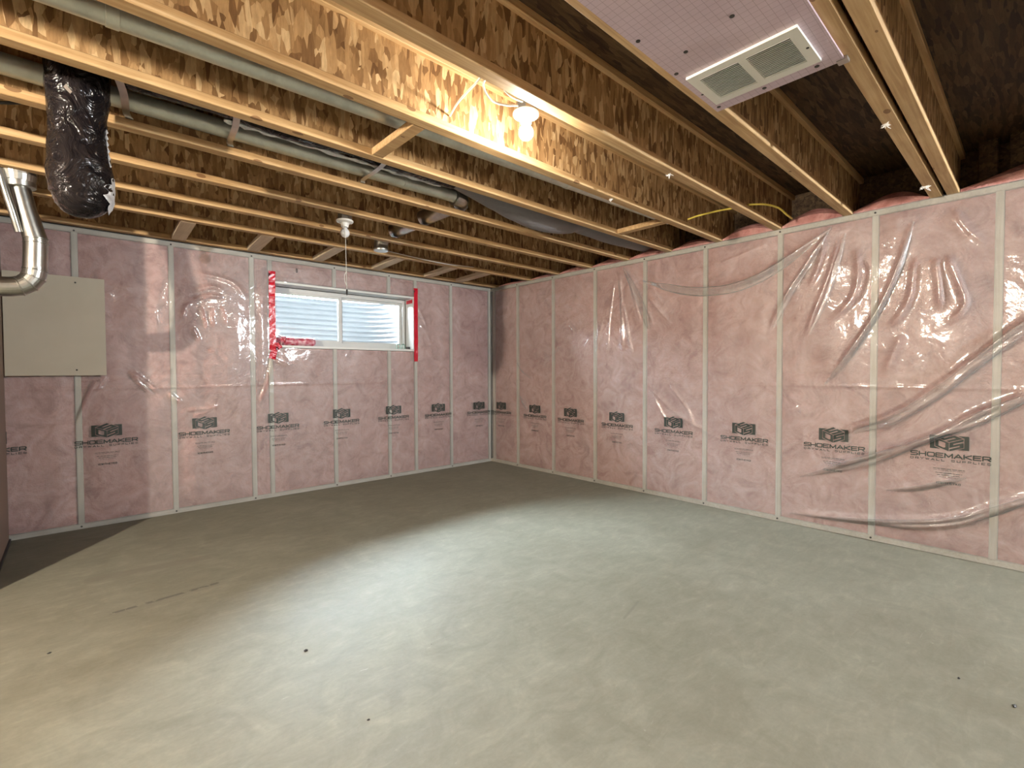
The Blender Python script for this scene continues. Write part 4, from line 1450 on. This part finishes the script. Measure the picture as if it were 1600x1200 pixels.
cable('cable_loop', [(-3.22, -1.65, 2.448), (-3.10, -1.62, 2.458), (-3.03, -1.61, 2.44), (-2.99, -1.61, 2.40), (-3.01, -1.61, 2.362), (-3.08, -1.61, 2.345), (-3.2, -1.64, 2.356)], .0045, M_CABLE, 'white loop of cable hanging beside the yellow loop')
cable('white_cable', [(-1.95, -.80, 2.345), (-1.6, -.81, 2.325), (-1.3, -.81, 2.318), (-1.05, -.80, 2.33), (-.9, -.79, 2.34)], .005, M_CABLE, 'white cable running right from the small duct elbow')

# ------------------------------------------------------------------ return-air panel and grille
PX0, PX1, PY0, PY1 = -3.6, -2.085, -4.478, -4.018
pn = thing('pink_panel', 'pink grid-printed insulating panel nailed under the joists around the white grille', 'panel', (-2.8, -4.23, H))
link('panel_sheet', MB().box((PX0, PY0, H - .009), (PX1, PY1, H - .001)), M_PANEL, pn)
link('corner_bracket', MB().box((-2.10, -4.488, H - .012), (-2.066, -4.455, H - .0005)), M_STRAP, pn)
for x, y in ((-2.72, -4.04), (-2.46, -4.035), (-2.12, -4.04), (-2.12, -4.22), (-2.12, -4.40), (-2.55, -4.12), (-2.60, -4.30), (-2.9, -4.2)):
    link('nail_head', MB().lathe([(.006, H - .0115), (.008, H - .0105), (.008, H - .009)], (x, y, 0), 10), M_SCREW, pn)
gl_ = thing('air_grille', 'white louvred air return grille screwed to the pink panel', 'grille', (-2.28, -4.22, H - .01))
GX0, GX1, GY0, GY1 = -2.412, -2.160, -4.425, -4.048
gz = H - .0095
frm = MB()
bx0, bx1 = GX0 + .036, GX1 - .036
ya, yb, yc, yd = GY0 + .034, (GY0 + GY1) / 2 - .013, (GY0 + GY1) / 2 + .013, GY1 - .034
zt, zb_ = gz, gz - .010
for a, b in (((GX0, GY0), (bx0, GY1)), ((bx1, GY0), (GX1, GY1)), ((bx0, GY0), (bx1, ya)), ((bx0, yb), (bx1, yc)), ((bx0, yd), (bx1, GY1))):
    frm.box((a[0], a[1], zb_), (b[0], b[1], zt))
link('grille_frame', frm, M_GRILLE, gl_)
link('duct_back', MB().box((bx0, ya, zt - .001), (bx1, yd, zt)), M_BLACK, gl_)
for y0, y1 in ((ya, yb), (yc, yd)):
    lv = MB()
    N = 17
    for k in range(N):
        x = bx0 + (k + .5) * (bx1 - bx0) / N
        lv.add([(x - .005, y0, zb_), (x + .0035, y0, zb_ + .008), (x + .0047, y0, zb_ + .0072), (x - .0038, y0, zb_ - .0008),
                (x - .005, y1, zb_), (x + .0035, y1, zb_ + .008), (x + .0047, y1, zb_ + .0072), (x - .0038, y1, zb_ - .0008)],
               [(0, 1, 5, 4), (1, 2, 6, 5), (2, 3, 7, 6), (3, 0, 4, 7), (0, 3, 2, 1), (4, 5, 6, 7)])
    tag(link('louver_bank', lv, M_GRILLE, gl_), kind='stuff')
for x, y in ((-2.275, -4.415), (-2.275, -4.045)):
    link('screw', MB().lathe([(.003, zb_ - .002), (.005, zb_ - .001), (.005, zb_)], (x, y, 0), 10), M_SCREW, gl_)

# ------------------------------------------------------------------ board on the window wall
bd = thing('wall_board', 'flat beige square board screwed over the plastic on the window wall', 'board', (-4.24, -0.06, 1.186))
link('board_sheet', MB().cham((-4.500, -0.066, 1.186), (-3.950, -0.054, 1.928), .002), M_BOARD, bd)
for x, z in ((-4.118, 1.885), (-4.122, 1.228)):
    link('screw', MB().lathe([(.002, -.0685), (.006, -.0675), (.006, -.066)], (x, 0, z), 10, 'y'), M_SCREW, bd)

# ------------------------------------------------------------------ red tape round the window and things on the sill
def tape_strip(pts, w, label, F=BACK):
    """tape that follows the film: pts along its length (u, z)"""
    rr = random.Random(len(label))
    mb = MB()
    P = [Vector((a, b, 0)) for a, b in pts]
    C = []
    for a, b in zip(P[:-1], P[1:]):
        for k in range(12):
            C.append(a + (b - a) * k / 12)
    C.append(P[-1])
    vs = []
    for k, c in enumerate(C):
        tdir = (C[min(k + 1, len(C) - 1)] - C[max(k - 1, 0)]).normalized()
        sd_ = Vector((tdir.y, -tdir.x, 0)) * w / 2 * rr.uniform(.93, 1.05)
        for s in (-1, 0, 1):
            q = c + sd_ * s
            vs.append((q.x, -OFF - sample(F, q.x, q.y) - .004 - rr.uniform(0, .004), q.y))
    m_ = len(C)
    n0 = m_ * 3
    vs += [(x, y + .0012, z) for x, y, z in vs]
    fs = []
    for k in range(m_ - 1):
        for s in (0, 1):
            fs.append((k * 3 + s, k * 3 + s + 1, k * 3 + s + 4, k * 3 + s + 3))
            fs.append((n0 + k * 3 + s, n0 + k * 3 + s + 3, n0 + k * 3 + s + 4, n0 + k * 3 + s + 1))
    mb.add(vs, fs)
    q = link('red_tape', mb, M_TAPE, None, (pts[0][0], -.02, pts[0][1]))
    return tag(q, label, 'tape', 'red tape around the window')


tape_strip([(-2.722, 2.172), (-2.727, 1.85), (-2.724, 1.47), (-2.727, 1.42)], .058, 'long red tape strip down the left side of the window')
tape_strip([(-2.66, 1.475), (-2.71, 1.43), (-2.735, 1.335)], .062, 'crumpled red tape piece at the lower left window corner')
tape_strip([(-1.153, 2.185), (-1.155, 1.8), (-1.157, 1.328)], .052, 'long straight red tape strip down the right side of the window')
q = link('red_tape', MB().box((WX1 - .0022, 0.01, 2.010), (WX1 - .0008, 0.15, 2.052)), M_TAPE, None, (WX1, 0.08, 2.03))
tag(q, 'short red tape piece inside the right window jamb', 'tape', 'red tape around the window')

rl = thing('film_roll', 'pink plastic wrapped roll lying on the left of the window sill', 'roll', (-2.47, 0.09, WZ0))
link('roll_body', MB().tube([(-2.60 + .28 * k / 14, 0.085, WZ0 + .044) for k in range(15)], 0.0425, 20, wob=crink(14, .03)), M_ROLL, rl, smooth=True)
link('roll_end', MB().tube([(-2.318, 0.085, WZ0 + .044), (-2.305, 0.085, WZ0 + .044), (-2.292, 0.085, WZ0 + .044)], [.040, .036, .024], 18), M_ROLL, rl)
link('crumpled_film', MB().tube(bez([(-2.59, .08, WZ0 + .04), (-2.64, .075, WZ0 + .055), (-2.675, .07, WZ0 + .04)], 5), [.040, .042, .044, .042, .038, .036, .032, .030, .024, .018, .010], 16, wob=crink(17, .16)), M_ROLL, rl)

for k, (x, l_) in enumerate(((-1.352, 'left one of the pair'), (-1.288, 'right one of the pair beside the dark bracket'))):
    t = thing('sill_clip', 'small green clip on the window sill, ' + l_, 'clip', (x, .05, WZ0), 'green clips on the sill')
    ar = [(x - .018, .05, WZ0 + .003), (x - .018, .05, WZ0 + .035)] + [(x - .018 * math.cos(a), .05, WZ0 + .04 + .018 * math.sin(a)) for a in np.linspace(0.2, math.pi - .2, 7)] + [(x + .018, .05, WZ0 + .035), (x + .018, .05, WZ0 + .003)]
    link('clip_arch', MB().tube(ar, .008, 10), M_GREENGLASS, t, smooth=True)
    link('clip_foot', MB().cham((x - .028, .035, WZ0), (x + .028, .065, WZ0 + .008), .002), M_GREENGLASS, t)
t = thing('sill_bracket', 'small dark slotted bracket on the window sill by the right jamb', 'bracket', (-1.225, .05, WZ0))
link('bracket_plate', MB().cham((-1.252, .035, WZ0), (-1.200, .062, WZ0 + .006), .001), M_SCREW, t)
for k in range(4):
    link('bracket_fin', MB().box((-1.250 + k * .013, .038, WZ0 + .006), (-1.245 + k * .013, .060, WZ0 + .030)), M_SCREW, t)

# small odd printed mark high on the film above the window
ux, uz = -2.496, 2.206
mk = [(a * .22, b * .22, v * .22) for a, b, v in EQ]
vs = []
for a, b, v in mk:
    for (u, z) in ((a, v), (b, v), (b, v + RS * .22), (a, v + RS * .22)):
        vs.append(place(False, ux + z * .8, uz + u, sample(BACK, ux + z, uz + u) + .002))
me = bpy.data.meshes.new('printed_mark')
me.from_pydata(vs, [], [(k, k + 1, k + 2, k + 3) for k in range(0, len(vs), 4)])
me.materials.append(M_INK)
link('printed_mark', me, None, sheet_b)

# staples / screws at stud ends along the film edges
stp = [(False, x, z) for x in (-4.118, -3.512, -2.895, -2.115, -1.492, -.642) for z in (.022, H - .028)] + [(True, -y, z) for y in right_studs[1:8] for z in (.022, H - .022)]
for right, u, z in stp:
    c = place(right, u, z, sample(RIGHT if right else BACK, u, z))
    mb = MB()
    mb.lathe([(.003, -.0035), (.0065, -.0025), (.0065, .004)], c, 10, 'x' if right else 'y')
    link('fastener', mb, M_SCREW, sheet_r if right else sheet_b)


# fluffy scraps caught on the joists
def fluff(c, r, label, seed):
    rr = random.Random(seed)
    mb = MB()
    for _ in range(26):
        d_ = Vector((rr.uniform(-1, 1), rr.uniform(-1, 1), rr.uniform(-1, .4)))
        mb.tube([Vector(c), Vector(c) + d_ * r * .5 + Vector((0, 0, rr.uniform(-.3, .3) * r)), Vector(c) + d_ * r], [.0022, .0018, .0008], 5)
    q = link('fluff_scrap', mb, M_FLUFF, None, c)
    tag(q, label, 'scrap', 'white scraps stuck on joists')


fluff((-1.62, -3.53, H - .002), .020, 'white fluff scrap stuck under the joist right of the bulb', 1)
fluff((-1.55, -3.075, H - .002), .014, 'white fluff scrap stuck under the joist left of the bulb', 2)
fluff((-0.30, -4.475, H - .004), .030, 'white torn scrap at the wall end of the doubled joist', 3)
fluff((-1.40, -4.475, H - .003), .020, 'white string scrap under the left doubled joist', 4)


# crumbs on the floor
def crumb(c, r, m, label, seed):
    rr = random.Random(seed)
    mb = MB()
    n_ = 8
    vs = [(c[0], c[1], r * .9)]
    for s in range(n_):
        a = 2 * math.pi * s / n_
        q = r * rr.uniform(.7, 1.3)
        vs.append((c[0] + q * math.cos(a), c[1] + q * .6 * math.sin(a), r * rr.uniform(.2, .5)))
    for s in range(n_):
        a = 2 * math.pi * s / n_
        vs.append((c[0] + r * .8 * math.cos(a), c[1] + r * .5 * math.sin(a), 0.0002))
    fs = [(0, 1 + s, 1 + (s + 1) % n_) for s in range(n_)] + [(1 + s, 9 + s, 9 + (s + 1) % n_, 1 + (s + 1) % n_) for s in range(n_)] + [tuple(range(9, 17))]
    q = link('floor_crumb', mb.add(vs, fs), m, None, (c[0], c[1], 0))
    tag(q, label, 'debris')


crumb((-3.423, -2.85), .010, M_BLACK, 'black crumb on the bright middle of the floor', 1)
crumb((-1.684, -4.921), .010, M_BLACK, 'black crumb on the floor at the lower right corner', 2)
crumb((-1.616, -4.769), .007, M_BLACK, 'small dark crumb on the floor toward the lower right', 3)
crumb((-3.41, -3.422), .006, M_BLACK, 'tiny black crumb at the bottom middle of the floor', 4)
crumb((-4.241, -2.12), .007, M_BLACK, 'small dark crumb on the floor at the left', 5)
